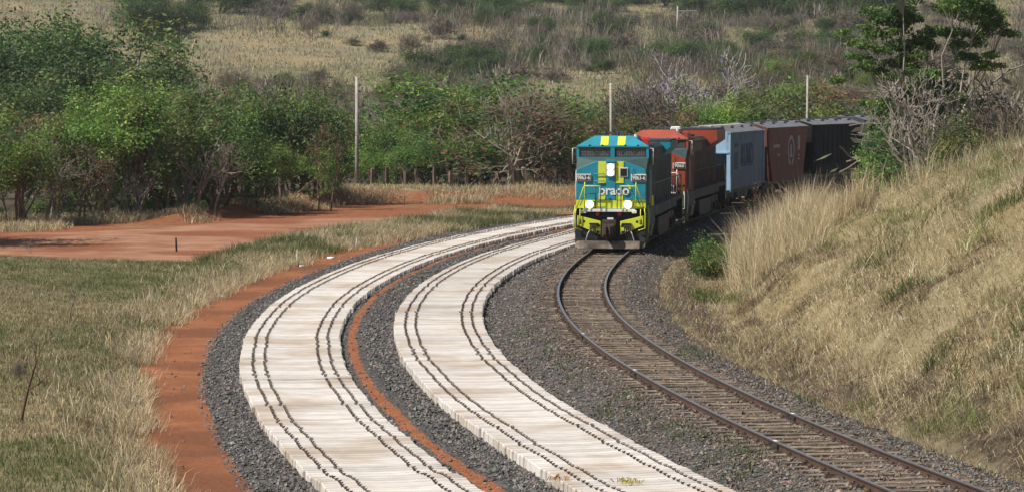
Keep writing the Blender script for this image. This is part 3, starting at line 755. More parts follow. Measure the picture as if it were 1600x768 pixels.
    for s in (-1, 1):
        b = MB()
        for k in range(4):
            x0 = s * (.62 + .075 * k)
            b.tube([(x0, .08, 1.12), (x0, -.02, 1.02), (x0 + s * .02, -.05, .8), (x0 + s * (.10 + .05 * k), -.06, .55 - .04 * k), (x0 + s * (.12 + .06 * k), .05, .36)], .027, 6)
        b.box(s * .7 - .2, s * .7 + .2, .02, .1, 1.1, 1.16)
        b.build('brake_hose', M['plate'], t, smooth=False)
        if lead:
            b = MB().tube([(s * .75, .05, 1.05), (s * .95, -.08, .72), (s * 1.05, -.05, .38)], .022, 6); b.build('air_hose', M['offwhite'], t)
    # ditch lights
    for x in (-.9, .74):
        h_ = MB().disc((x, .25, 1.95), 'y', .19, .12, 20).box(x - .2, x + .2, .24, .3, 1.78, 2.1).build('ditch_light_housing', HR, t)
        MB().disc((x, .18, 1.95), 'y', .165, .03, 20).build('ditch_light', M['lamp'] if lead else M['glass'], h_)
    # front platform handrails and steps
    for s in (-1, 1):
        b = MB()
        b.tube([(s * .42, .05, 2.72), (s * .5, .0, 2.74), (s * 1.08, .0, 2.74), (s * 1.14, .0, 2.7), (s * 1.46, .02, 1.75)], .024, 6)
        b.tube([(s * 1.1, .05, 2.9), (s * 1.1, .0, 2.75), (s * 1.1, .0, 1.76)], .022, 6)
        b.tube([(s * 1.46, .02, 1.8), (s * 1.5, .0, 1.55), (s * 1.5, .02, .95), (s * 1.2, .08, .85)], .024, 6)
        b.tube([(s * 1.56, .6, 1.9), (s * 1.62, .5, 1.5), (s * 1.6, .45, .75), (s * 1.55, .5, .7)], .024, 6)
        b.tube([(s * 1.3, .05, 1.76), (s * 1.3, .02, 1.4), (s * 1.3, .05, 1.1)], .02, 6)
        b.build('front_handrail', HR, t, smooth=True)
        b = MB()
        for k in ((.3, .46) if s > 0 else (.42, .64)): b.tube([(s * k, .02, 1.76), (s * k, .02, 2.78)], .022, 6)
        b.tube([(s * .6, .03, 2.42), (s * 1.0, .03, 2.42), (s * 1.14, .03, 2.25), (s * 1.3, .03, 1.9)], .018, 6)
        b.build('platform_rail', M['teal_side'] if stripe else M['orange_side'], t, smooth=True)
        b = MB()
        for k in range(4): b.box(s * 1.3 - .18, s * 1.3 + .18, .42, .9, .42 + .33 * k, .45 + .33 * k)
        b.build('step', M['darkgrey'], t)
    # rear end steps rail
    for s in (-1, 1):
        MB().tube([(s * 1.48, L - .9, 2.7), (s * 1.48, L - .2, 2.0), (s * 1.48, L - .15, .7)], .028, 6).build('rear_handrail', HR, t)
    MB().box(-1.5, 1.5, L - .5, L - .3, .5, 1.74).box(-.2, .2, L - .3, L + .5, .75, 1.05).build('rear_pilot', M['black'], t)
    return t
loco = locomotive('diesel_locomotive', 'teal and lime leading diesel locomotive with both ditch lights lit', 'teal', 'teal_side', 'lime', '9863-6', True)
y1 = 122.9
s_front = place_on_track(loco, y1, 20.0)
text_part('company_lettering', 'brado', .56, M['white'], loco, (.14, .258, 2.54), (R(90), 0, 0), .008, .98, .012)
b = MB().prism([(.73, 2.71), (.79, 2.76), (.88, 2.62), (.83, 2.59)], 'y', .25, .27).prism([(.70, 2.78), (.75, 2.81), (.81, 2.75), (.77, 2.72)], 'y', .25, .27); b.build('lettering_accent', M['lime'], loco)
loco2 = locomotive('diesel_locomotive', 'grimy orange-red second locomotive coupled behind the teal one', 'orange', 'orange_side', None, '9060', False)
y2 = float(TR.y_of_s(s_front + 21.9)); place_on_track(loco2, y2, 20.0)

# ------------------------------------------------------------------ hopper wagons
def hopper(name, label, L, side, endm, taper, post, H, seed, ribs=0):
    t = empty(name); tag(t, label, 'hopper wagon', 'grain hopper wagons of the train')
    S, E = M[side], M[endm]; W = 1.46; zb = 1.15; deep = max(taper, 2.6)
    b = MB()
    b.prism([(.35, H), (L - .35, H), (L - .6, H - 1.0), (L - .6 - deep, zb), (.6 + deep, zb), (.6, H - 1.0)], 'x', -W + .06, W - .06)
    for sx in (-1, 1):
        xs = sorted((sx * W, sx * (W - .055)))
        b.prism([(.35, H), (L - .35, H), (L - .35 - taper * .55, (H + zb) / 2 - .2), (L - .35 - taper, zb), (.35 + taper, zb), (.35 + taper * .55, (H + zb) / 2 - .2)], 'x', xs[0], xs[1])
    body = b.build('body', S, t, bevel=.03)
    b = MB().box(-W, W, .30, .348, H - 1.15, H).box(-W, W, .26, .35, H - 1.22, H - 1.12)
    b.prism([(-W, H), (W, H), (.75, H + .22), (-.75, H + .22)], 'y', .30, .348); b.build('end_panel', E, t)
    b = MB()
    b.prism([(-W - .06, H - .02), (W + .06, H - .02), (.8, H + .24), (-.8, H + .24)], 'y', .36, L - .3); roof = b.build('roof', M['roofgrey'], t)
    b = MB(); k = .3
    for yy in np.arange(.6, L - .6, .42): b.box(-.36, .36, yy, yy + .26, H + .34, H + .38)
    b.box(-.36, -.30, .4, L - .4, H + .30, H + .34).box(.30, .36, .4, L - .4, H + .30, H + .34); b.build('running_board', M['offwhite'] if endm == 'lightblue' else M['darkgrey'], roof)
    for i in range(4):
        yy = 1.6 + (L - 3.2) * i / 3
        for s in (-1, 1): MB().box(s * .6 - .28, s * .6 + .28, yy - .5, yy + .5, H + .22, H + .33).build('hatch', M['roofgrey'], roof, bevel=.03)
    if post:
        for yy in (.3, L - .42):
            for s in (-1, 1): MB().box(s * (W - .02) - .11, s * (W - .02) + .11, yy, yy + .14, zb, H).build('corner_post', E, t)
    if ribs:
        b = MB()
        for s in (-1, 1):
            for i in range(ribs): yy = 1.0 + (L - 2) * i / (ribs - 1); b.box(s * W - .03, s * W + .03, yy - .05, yy + .05, 1.9, H - .1)
        b.build('side_rib', M['wagonblack'], t)
    b = MB()
    for s in (-1, 1): b.box(s * (W + .01) - .05, s * (W + .01) + .05, .3, L - .3, H - .16, H - .02).box(s * (W + .012) - .03, s * (W + .012) + .03, .35 + taper * .6, L - .35 - taper * .6, 2.5, 2.53)
    b.build('side_rail', S, t)
    b = MB().box(-1.4, 1.4, .1, L - .1, .95, 1.15).box(-.25, .25, -.2, L + .2, .8, 1.0); b.build('underframe', M['black'], t)
    b = MB()
    for i in range(3):
        yc = L * (.3 + .2 * i); b.prism([(yc - 1.3, 1.15), (yc + 1.3, 1.15), (yc + .4, .45), (yc - .4, .45)], 'x', -1.0, 1.0)
    b.build('discharge_chute', S, t)
    for yc in (2.0, L - 2.0): bogie(t, yc, (-.9, .9), .46)
    b = MB()
    for s in (-1, 1):
        xx = s * (W + .03)
        for k in range(9): b.tube([(xx, .5, 1.2 + k * .4), (xx, .95, 1.2 + k * .4)], .018, 5)
        b.tube([(xx, .5, 1.0), (xx, .5, H)], .02, 5).tube([(xx, .95, 1.0), (xx, .95, H)], .02, 5)
    b.build('ladder', E, t)
    return t
gap = .9
s = float(TR.s_of_y(y2)) + 22.2
W1 = hopper('hopper_wagon', 'blue grain hopper wagon right behind the red locomotive, shade-darkened sides, sun-brightened end', 15.8, 'bluegrey', 'lightblue', .9, True, 4.5, 1)
place_on_track(W1, float(TR.y_of_s(s)), 15.8)
text_part('lettering', 'RUMO', 1.9, M['darkblue'], W1, (1.475, 8.2, 3.0), (R(90), 0, R(90)), .012, 1.0, .03)
MB().box(1.455, 1.475, 2.6, 4.0, 2.3, 3.3).box(1.455, 1.475, 2.6, 4.2, 3.6, 3.85).build('stencil_panel', M['darkblue'], W1)
s += 15.8 + gap
W2 = hopper('hopper_wagon', 'red oxide hopper wagon with sides tapering down and a pale round emblem', 15.8, 'oxide', 'oxide', 2.0, False, 4.6, 2)
place_on_track(W2, float(TR.y_of_s(s)), 15.8)
b = MB(); nn = 28
for k in range(nn):
    a0, a1 = 2 * math.pi * k / nn, 2 * math.pi * (k + 1) / nn
    P = lambda a, r: (1.474, 9.0 + 1.25 * r * math.cos(a), 3.0 + 1.02 * r * math.sin(a))
    if k not in (20, 21): b.add([P(a0, .74), P(a1, .74), P(a1, 1), P(a0, 1)], [(0, 1, 2, 3)])
b.box(1.455, 1.474, 8.5, 9.5, 2.55, 2.75).box(1.455, 1.474, 8.75, 9.25, 2.75, 3.4).box(1.455, 1.474, 11.5, 12.3, 3.0, 3.95).box(1.455, 1.474, 11.6, 12.2, 2.6, 2.72).box(1.455, 1.474, 11.6, 12.2, 2.35, 2.47)
b.box(1.455, 1.474, 2.6, 4.9, 3.28, 3.48).box(1.455, 1.474, 4.0, 4.9, 2.75, 2.85)
b.build('emblem', M['stencil'], W2)
s += 15.8 + gap
W3 = hopper('hopper_wagon', 'black ribbed hopper wagon half hidden by the reeds, behind the red one', 15.8, 'wagonblack', 'wagonblack', 1.4, False, 4.65, 3, ribs=11)
place_on_track(W3, float(TR.y_of_s(s)), 15.8)
s += 15.8 + gap
W4 = hopper('hopper_wagon', 'dark grey last hopper wagon, only its roof showing above the black one', 15.8, 'wagonblack', 'darkgrey', 1.4, True, 4.85, 4)
place_on_track(W4, float(TR.y_of_s(s)), 15.8)

# ------------------------------------------------------------------ scattered blades, stones
def rand_tint(cols, n, rng, spread=.22):
    cols = np.array(cols); c = cols[rng.integers(0, len(cols), n)]
    return np.clip(c * rng.normal(1, spread, (n, 1)) * rng.normal(1, .06, (n, 3)), .004, .9)
def blades(name, P, L, W, az, lean, tint, kind='stuff', droop=1.0):
    n = len(P); up = np.array([0, 0, 1.0]); rng = np.random.default_rng(n)
    h = np.stack([np.cos(az), np.sin(az), 0 * az], 1); sa = rng.uniform(0, 2 * np.pi, n); sd_ = np.stack([np.cos(sa), np.sin(sa), 0 * sa], 1) * (W / 2)[:, None]
    l1 = lean * .55; mid = P + (up * np.cos(l1)[:, None] + h * np.sin(l1)[:, None]) * (L * .55)[:, None]
    l2 = np.minimum(lean * 1.7 * droop, 2.5); tip = mid + (up * np.cos(l2)[:, None] + h * np.sin(l2)[:, None]) * (L * .5)[:, None]
    V = np.stack([P - sd_, P + sd_, mid - sd_ * .8, mid + sd_ * .8, tip], 1)
    o = (np.arange(n) * 5)[:, None]
    q = o + np.array([[0, 1, 3, 2]]); t = o + np.array([[2, 3, 4]])
    me = raw_mesh(name, V, q, t, mats=[M['grass']], tint=np.repeat(tint, 5, 0))
    return link(name, me)
def tufts(cx, cy, per, spread, rng):
    """tuft centres -> blade roots plus a lean azimuth that fans out from the tuft"""
    n = len(cx); dx = rng.normal(0, 1, (n, per)); dy = rng.normal(0, 1, (n, per)); sp = spread[:, None] if np.ndim(spread) else spread
    x = (cx[:, None] + dx * sp).ravel(); y = (cy[:, None] + dy * sp).ravel()
    az = np.arctan2(dy, dx).ravel() + rng.normal(0, .7, n * per)
    return x, y, az
def on_ground(x, y, off=-.02): return np.stack([x, y, tz(x, y) + off], 1)
def cone_sample(n, y0, y1, rng, margin=1.12, left=True, right=True, power=1.0):
    y = y0 + (y1 - y0) * rng.random(n) ** power; hw = .178 * margin * y + 1
    x = rng.uniform(-1 if left else 0, 1 if right else 0, n) * hw
    return x, y
rng = np.random.default_rng(21)
DRY = [(.56, .455, .27), (.46, .365, .205), (.62, .52, .33), (.37, .28, .16), (.5, .42, .27)]
STRAW = [(.70, .59, .40), (.60, .5, .31), (.5, .4, .25)]
GRN = [(.085, .115, .03), (.12, .14, .045), (.065, .10, .03), (.16, .16, .06)]
BRN = [(.16, .105, .06), (.2, .13, .075), (.13, .09, .055)]

# dry grass on the cutting slope
def slope_points(n, y0, y1, dmin, dmax, rng, power=1.2):
    y = y0 + (y1 - y0) * rng.random(n) ** power; d = dmin + (dmax - dmin) * rng.random(n)
    return (*TR.at(y, d), d, y)
def bank_edge(x, y): return np.interp(y, [50, 64, 80, 98, 112, 125, 150], [3.5, 3.0, 3.7, 5.0, 5.4, 5.9, 6.6]) + 1.5 * (vnoise(x, y, 2.6, 41) - .5) + .8 * (vnoise(x, y, .9, 44) - .5)
def bank_layer(name, label, n, per, spread, L0, L1, W0, W1, le0, le1, power, cols, down, keepf=None, ymax=140, dmax=19.0):
    x, y, d, q = slope_points(n, 50, ymax, 3.0, dmax, rng, power); k = d > bank_edge(x, y)
    if keepf is not None: k &= keepf(x, y, d)
    x, y = x[k], y[k]; m_ = len(x); bx, by, az = tufts(x, y, per, spread, rng); N = m_ * per
    base = np.array(cols)[rng.integers(0, len(cols), m_)] * rng.normal(1, .24, (m_, 1))
    g_ = sst(.52, .68, fnoise(x, y, 3.8, 51)) * .55 + .05 > rng.random(m_); base[g_] = np.array([(.25, .28, .09), (.33, .33, .14), (.17, .22, .06)])[rng.integers(0, 3, int(g_.sum()))]
    b_ = (sst(.55, .72, fnoise(x, y, 2.6, 55)) * .7 > rng.random(m_)) & ~g_; base[b_] = np.array(BRN + [(.34, .27, .17)])[rng.integers(0, 4, int(b_.sum()))]
    tint = np.clip(np.repeat(base, per, 0) * rng.normal(1, .2, (N, 1)), .01, .9)
    fl = np.pi - np.arctan(TR.G(by)) + rng.normal(0, .8, N); c_ = np.cos(az) * (1 - down) + np.cos(fl) * down; s_ = np.sin(az) * (1 - down) + np.sin(fl) * down
    lf = np.repeat(np.exp(rng.normal(0, .28, m_)), per)
    o = blades(name, on_ground(bx, by), rng.uniform(L0, L1, N) * lf, rng.uniform(W0, W1, N), np.arctan2(s_, c_), rng.uniform(le0, le1, N), tint); tag(o, label, 'grass', kind='stuff')
bank_layer('matted_grass', 'short matted tan grass covering the bank right of the track', 30000, 12, .22, .12, .32, .008, .017, .6, 1.5, 1.3, DRY + STRAW[:2], .55)
bank_layer('dry_grass', 'tussocks of long dry tan grass on the bank right of the track', 4600, 30, .14, .25, .58, .008, .015, .2, 1.3, 1.2, DRY + STRAW, .35, lambda x, y, d: vnoise(x, y, 2.1, 63) > .52)
bank_layer('dead_brush', 'dark brown tangled dead stems low on the bank', 2600, 26, .16, .22, .6, .008, .014, .2, 1.4, 1.2, BRN + [(.10, .075, .05), (.24, .19, .13)], .3, lambda x, y, d: (vnoise(x, y, 2.4, 65) > .60) | ((d < bank_edge(x, y) + 1.2) & (vnoise(x, y, 1.6, 66) > .5)))
bank_layer('broken_stalk', 'pale broken grass stalks lying about on the bank', 2600, 4, .3, .5, 1.1, .008, .014, .5, 1.5, 1.2, STRAW, .2)
# taller straw reeds near the top and the left end of the slope
def reeds(name, label, xs, ys, per, L0, L1, cols, lean=(.05, .5), wd=(.010, .02), sp=.22):
    bx, by, az = tufts(xs, ys, per, sp, rng); n = len(bx)
    o = blades(name, on_ground(bx, by), rng.uniform(L0, L1, n), rng.uniform(*wd, n), az, rng.uniform(*lean, n), rand_tint(cols, n, rng)); tag(o, label, 'grass', kind='stuff'); return o
x, y, d, q = slope_points(1500, 98, 126, 5.6, 10, rng, 1.0)
k = vnoise(x, y, 3.0, 71) > .40
reeds('tall_dry_grass', 'tall straw coloured grass clump at the left end of the bank', x[k], y[k], 16, .7, 1.9, STRAW + DRY[:2], (.05, .8))
x, y, d, q = slope_points(420, 103, 124, 5.8, 8.6, rng, 1.0); k = vnoise(x, y, 2.2, 75) > .3
reeds('tall_reed', 'very tall pale reeds leaning out in front of the hopper wagons', x[k], y[k], 14, 1.0, 2.5, STRAW + DRY[:1], (.04, .55), (.014, .024), .25)
x, y, d, q = slope_points(1100, 78, 132, 11, 22, rng, .8)
k = vnoise(x, y, 4.0, 73) > .44
reeds('tall_reed', 'tall dry reeds standing along the top of the bank', x[k], y[k], 15, .7, 1.9, STRAW + [(.3, .27, .13), (.22, .22, .10)], (.04, .6))
x, y = cone_sample(2600, 112, 200, rng, left=False); d, q = TR.proj(x, y); k = (d > 8.5) & (d < 40)
reeds('plateau_grass', 'dry grass and brush on the flat ground behind the bank', x[k], y[k], 16, .4, 1.6, DRY + [(.2, .19, .09), (.14, .12, .08)], (.05, .8), (.012, .03))
# green weeds low on the slope and beside the gravel
x, y, d, q = slope_points(900, 50, 112, 4.0, 10, rng, 1.4); k = vnoise(x, y, 3.2, 77) > .70
reeds('green_weed', 'green weeds growing low on the bank', x[k], y[k], 34, .2, .55, GRN + [(.10, .17, .035)], (.2, .9), (.012, .022), .2)
pts = [(820, 530), (835, 545), (905, 605), (890, 590), (855, 572), (985, 645), (965, 655), (1060, 700), (1010, 690), (1100, 715), (1130, 735), (1180, 745), (1160, 760), (1260, 690), (1090, 560), (1270, 640), (1080, 580), (1030, 470), (1045, 480)]
xs, ys = [], []
for px, py in pts:
    X0, Y0, _ = at_px(px, py); m_ = rng.integers(5, 12)
    xs += list(X0 + rng.normal(0, .28, m_)); ys += list(Y0 + rng.normal(0, .9, m_))
xs, ys = np.array(xs), np.array(ys)
bx, by, az = tufts(xs, ys, 16, .12, rng); n = len(bx)
P = np.stack([bx, by, np.maximum(bed_z(bx, by), np.where(TR.proj(bx, by)[0] > 3, tz(bx, by), -9)) - .01], 1)
o = blades('ballast_weed', P, rng.uniform(.08, .24, n), rng.uniform(.012, .024, n), az, rng.uniform(.3, 1.2, n), rand_tint([(.07, .11, .03), (.10, .13, .05), (.14, .15, .08)], n, rng))
tag(o, 'small green weeds sprouting from the gravel beside the track', 'weeds', kind='stuff')
# litter and straw at the foot of the slope
x, y, d, q = slope_points(6500, 46, 135, 2.2, 6.4, rng, 1.1)
k = rng.random(len(x)) < sst(1.8, 3.2, d) * .9; bx, by, az = tufts(x[k], y[k], 5, .2, rng); n = len(bx)
P = np.stack([bx, by, np.maximum(tz(bx, by), np.where(TR.proj(bx, by)[0] < 3.2, bed_z(bx, by), -9)) - .01], 1)
o = blades('straw_litter', P, rng.uniform(.12, .4, n), rng.uniform(.008, .016, n), az, rng.uniform(.9, 1.5, n), rand_tint(BRN + DRY[1:4] + [(.25, .22, .2)], n, rng, .3))
tag(o, 'straw and dead stalks scattered on the dirt at the foot of the bank', 'litter', kind='stuff')

# left field
def left_points(n, y0, y1, rng, dmax=-12.7, power=1.0):
    y = y0 + (y1 - y0) * rng.random(n) ** power; x0 = -.178 * 1.15 * y - 1.5
    x1 = TR.at(y, np.full(n, dmax))[0]; x = x0 + (x1 - x0) * rng.random(n)
    return x[x1 > x0], y[x1 > x0]
x, y = left_points(17000, 48, 121.5, rng, power=.8)
d, _ = TR.proj(x, y); k = (d < -13.0 - .7 * vnoise(x, y, 1.5, 81)) & (y < 118.5 + 4 * vnoise(x, y, 3, 82)); x, y = x[k], y[k]
bx, by, az = tufts(x, y, 13, .16, rng); n = len(bx); d, _ = TR.proj(bx, by)
nb = len(x); g_ = fnoise(x, y, 4.5, 84); dc, _ = TR.proj(x, y)
base = np.array(DRY + BRN[:1] + [(.3, .25, .15)])[rng.integers(0, 7, nb)] * rng.normal(1, .22, (nb, 1)) * .85
gk = (sst(.33, .58, g_) * .72 + .26) * sst(-12.9, -14.2, dc) > rng.random(nb)
base[gk] = np.array([(.12, .15, .045), (.17, .19, .065), (.09, .13, .04), (.22, .22, .085), (.13, .15, .08), (.26, .25, .12)])[rng.integers(0, 6, int(gk.sum()))]
tint = np.clip(np.repeat(base, 13, 0) * rng.normal(1, .2, (n, 1)), .01, .9)
lf = .55 + .8 * vnoise(bx, by, 2.2, 88)
o = blades('field_grass', on_ground(bx, by), rng.uniform(.09, .25, n) * lf, rng.uniform(.008, .018, n), az, rng.uniform(.2, 1.15, n), tint)
tag(o, 'mixed green and straw coloured grass on the left bank', 'grass', kind='stuff')
# pale fringe along the path edge
y = rng.uniform(50, 121, 1500); x, y = TR.at(y, -13.15 - rng.exponential(.5, 1500)); k = vnoise(x, y, 3.5, 90) > .38
reeds('path_fringe', 'pale dry grass fringe hanging over the edge of the red path', x[k], y[k], 14, .2, .6, STRAW + DRY, (.2, 1.1))
# strip between road and path
y = rng.uniform(119, 176, 6500); dd = -12.55 - 5.2 * rng.random(6500) ** .8; dd = dd + .16 * np.clip(y - 128, 0, 40) * .55
x, y = TR.at(y, dd); k = (y > 122) | (dd > -14.6)
k &= ~((x < -11.6 + .26 * (y - 136)) & (y > 121)); k &= vnoise(x, y, 2.5, 92) > .18
x, y = x[k], y[k]; bx, by, az = tufts(x, y, 14, .2, rng); n = len(bx)
gr = (sst(.42, .6, fnoise(bx, by, 5, 94)) * .8 + .15) > rng.random(n); tint = rand_tint(DRY + STRAW[:1], n, rng); tint[gr] = rand_tint(GRN + [(.2, .21, .10)], int(gr.sum()), rng)
o = blades('verge_grass', on_ground(bx, by), rng.uniform(.18, .62, n) * (.6 + .8 * vnoise(bx, by, 3, 95)), rng.uniform(.010, .022, n), az, rng.uniform(.15, .9, n), tint)
tag(o, 'tufted green and tan grass strip between the dirt road and the red path', 'grass', kind='stuff')
# dry grass along the fence and the wood edge
x = rng.uniform(-36, 14, 9000); y = fence_y(x) - 13 + 17 * rng.random(9000); d, _ = TR.proj(x, y)
k = (d < -5.5) & (vnoise(x, y, 3.2, 97) > np.where(x < -14, .52, .32)); k &= ~((x < -8) & (y < np.interp(x, [-40, -30, -23, -19, -16.6, -13, -7.5], [145, 147, 150, 154, 160, 164, 169.5]) + .5))
x, y = x[k], y[k]; bx, by, az = tufts(x, y, 12, .26, rng); n = len(bx)
tint = rand_tint(DRY + STRAW, n, rng); gr = rng.random(n) < .12; tint[gr] = rand_tint(GRN, int(gr.sum()), rng)
o = blades('wood_edge_grass', on_ground(bx, by), rng.uniform(.2, .7, n) * (.5 + vnoise(bx, by, 3, 98)), rng.uniform(.014, .03, n), az, rng.uniform(.2, 1.1, n), tint)
tag(o, 'matted dry grass along the fence at the edge of the wood', 'grass', kind='stuff')
# hill grass
x, y = cone_sample(36000, 300, 760, rng, power=.8); k = vnoise(x, y, 20, 99) > .06; x, y = x[k], y[k]
bx, by, az = tufts(x, y, 5, .6, rng); n = len(bx)
tint = rand_tint([(.42, .37, .25), (.36, .32, .21), (.46, .41, .29), (.30, .27, .18), (.30, .29, .16), (.24, .235, .13)], n, rng)
gr = sst(.55, .72, fnoise(bx, by, 40, 103)) * .7 > rng.random(n); tint[gr] = rand_tint([(.13, .15, .055), (.17, .18, .08)], int(gr.sum()), rng)
o = blades('hill_grass', on_ground(bx, by), rng.uniform(.3, .9, n), rng.uniform(.05, .16, n), az, rng.uniform(.2, 1.0, n), tint)
tag(o, 'yellowed grass covering the hillside behind the trees', 'grass', kind='stuff')

# ballast stones
def stones(name, label, n, ylo, yhi, dlo, dhi, size, cols, power, cond=None):
    y = ylo + (yhi - ylo) * rng.random(n) ** power; d = dlo + (dhi - dlo) * rng.random(n); x, y = TR.at(y, d)
    d1, _ = R1.proj(x, y); d2, _ = R2.proj(x, y); k = (np.abs(d1) > 1.43) & (np.abs(d2) > 1.43)
    if cond is not None: k &= cond(x, y, d, d1)
    x, y, d = x[k], y[k], d[k]; n = len(x)
    z = np.where((d > -12) & (d < 3.2), bed_z(x, y), tz(x, y) + .03); r = rng.uniform(size[0], size[1], n) * np.exp(rng.normal(0, .22, n)) * np.where(d > -2.8, .85, 1.0)
    base = np.array([[1, 0, 0], [-1, 0, 0], [0, 1, 0], [0, -1, 0], [0, 0, .8], [0, 0, -.8]], float)
    V = base[None] * r[:, None, None] * rng.uniform(.55, 1.3, (n, 6, 1)); a = rng.uniform(0, 6.28, n); c, s = np.cos(a)[:, None], np.sin(a)[:, None]
    Vx = V[..., 0] * c - V[..., 1] * s + V[..., 2] * .3; Vy = V[..., 0] * s + V[..., 1] * c; Vz = V[..., 2] + V[..., 0] * .25
    V = np.stack([Vx + x[:, None], Vy + y[:, None], Vz + z[:, None] + (r * .3)[:, None]], -1)
    f = np.array([[0, 2, 4], [2, 1, 4], [1, 3, 4], [3, 0, 4], [2, 0, 5], [1, 2, 5], [3, 1, 5], [0, 3, 5]])
    t = (np.arange(n) * 6)[:, None, None] + f[None]
    tint = rand_tint(cols, n, rng, .22)
    # rust-brown dust near the used track
    bnm = (np.exp(-((d + .1) / 2.9) ** 2) * .85 > rng.random(n)); tint[bnm] = rand_tint([(.15, .105, .075), (.2, .155, .12), (.11, .085, .065)], int(bnm.sum()), rng, .3)
    me = raw_mesh(name, V, None, t, mats=[M['stone']], tint=np.repeat(tint, 6, 0)); tag(link(name, me), label, 'gravel', kind='stuff')
GREY = [(.10, .094, .088), (.14, .13, .12), (.075, .07, .066), (.19, .175, .16)]
stones('ballast_stones', 'loose grey ballast stones covering the track bed', 150000, 46, 150, -11.75, 2.75, (.02, .055), GREY + [(.16, .135, .115)], 1.7,
       lambda x, y, d, d1: ~((np.abs(d1 - 1.8) < .33 * vnoise(x, y, 2.0, 111) + .1) & (rng.random(len(x)) < .93)) & ~((d > 1.9) & (rng.random(len(x)) < .5)) & ~((np.abs(d) < .8) & (rng.random(len(x)) < .45)) & ~((d < -11.1) & (rng.random(len(x)) < .45)))
stones('path_pebbles', 'pebbles strewn on the red path and at the foot of the bank', 2600, 46, 150, -13.4, 6.0, (.015, .045), GREY + [(.3, .15, .08)], 1.4,
       lambda x, y, d, d1: (d < -11.3) | (d > 2.9))

# ------------------------------------------------------------------ trees and bushes
def skeleton(rng, H, levels, nst, first, ang, ratio, kids, gnarl, trop, r0, stem_spread=.25, stem_len=.45):
    segs, tips = [], []
    def branch(p, d, L, r, lev):
        n = 5 if lev == 0 else (4 if lev < levels - 1 else 3); pts = [p]; rad = [r]
        for i in range(n):
            d = d + rng.normal(0, gnarl, 3); d[2] += trop * (1 if lev else .3); d = d / np.linalg.norm(d)
            p = p + d * (L / n); pts.append(p); rad.append(max(r * (1 - .62 * (i + 1) / n), .006))
        segs.append((pts, rad, lev))
        if lev >= levels - 1: tips.extend(pts[1:]); return
        if lev >= levels - 2: tips.extend(pts[-2:])
        m = kids[min(lev, len(kids) - 1)]; a0 = rng.uniform(0, 6.28)
        for j in range(m):
            t = first + (1 - first) * (j + rng.random() * .8) / m if lev == 0 else .3 + .7 * (j + rng.random() * .8) / m
            t = min(t, .999); k = int(t * n); f = t * n - k; q = pts[k] * (1 - f) + pts[k + 1] * f
            axd = pts[k + 1] - pts[k]; axd = axd / np.linalg.norm(axd)
            u = np.cross(axd, [0.3, .2, 1.0] if abs(axd[2]) < .9 else [1.0, 0, 0]); u /= np.linalg.norm(u); v = np.cross(axd, u)
            az = a0 + j * 2.4 + rng.normal(0, .4); an = R(rng.normal(ang, 11))
            nd = axd * math.cos(an) + (u * math.cos(az) + v * math.sin(az)) * math.sin(an)
            rr_ = rad[k] * .62
            branch(q, nd, L * ratio * rng.uniform(.75, 1.2) * (1.1 - .35 * t if lev == 0 else 1), rr_, lev + 1)
    for i in range(nst):
        a = rng.uniform(0, 6.28) if nst > 1 else 0; s_ = stem_spread if nst > 1 else .06
        d = np.array([math.cos(a) * s_, math.sin(a) * s_, 1.0]) + rng.normal(0, .05, 3); d /= np.linalg.norm(d)
        branch(np.array([math.cos(a) * .12 * (nst > 1), math.sin(a) * .12 * (nst > 1), -.15]), d, H * stem_len * rng.uniform(.85, 1.1), r0 * rng.uniform(.7, 1.0) if nst > 1 else r0, 0)
    return segs, np.array(tips)
def wood_mesh(name, segs, m, minr=0.0, thin=1.0):
    V, Q, o = [], [], 0
    for pts, rad, lev in segs:
        k = 6 if lev == 0 else (4 if lev == 1 else 3); n = len(pts); P = np.array(pts)
        d = np.gradient(P, axis=0); d /= np.linalg.norm(d, axis=1)[:, None] + 1e-9
        ref = np.array([.31, .77, .55]); u = np.cross(d, ref); u /= np.linalg.norm(u, axis=1)[:, None] + 1e-9; v = np.cross(d, u)
        a = np.arange(k) * 2 * np.pi / k; r = np.maximum(np.array(rad) * thin, minr)
        ring = P[:, None] + (u[:, None] * np.cos(a)[None, :, None] + v[:, None] * np.sin(a)[None, :, None]) * r[:, None, None]
        V.append(ring.reshape(-1, 3)); ix = o + np.arange(n * k).reshape(n, k); nx = np.roll(ix, -1, 1)
        Q.append(np.stack([ix[:-1], nx[:-1], nx[1:], ix[1:]], -1).reshape(-1, 4)); o += n * k
    return raw_mesh(name, np.concatenate(V), np.concatenate(Q), mats=[m], smooth=True)
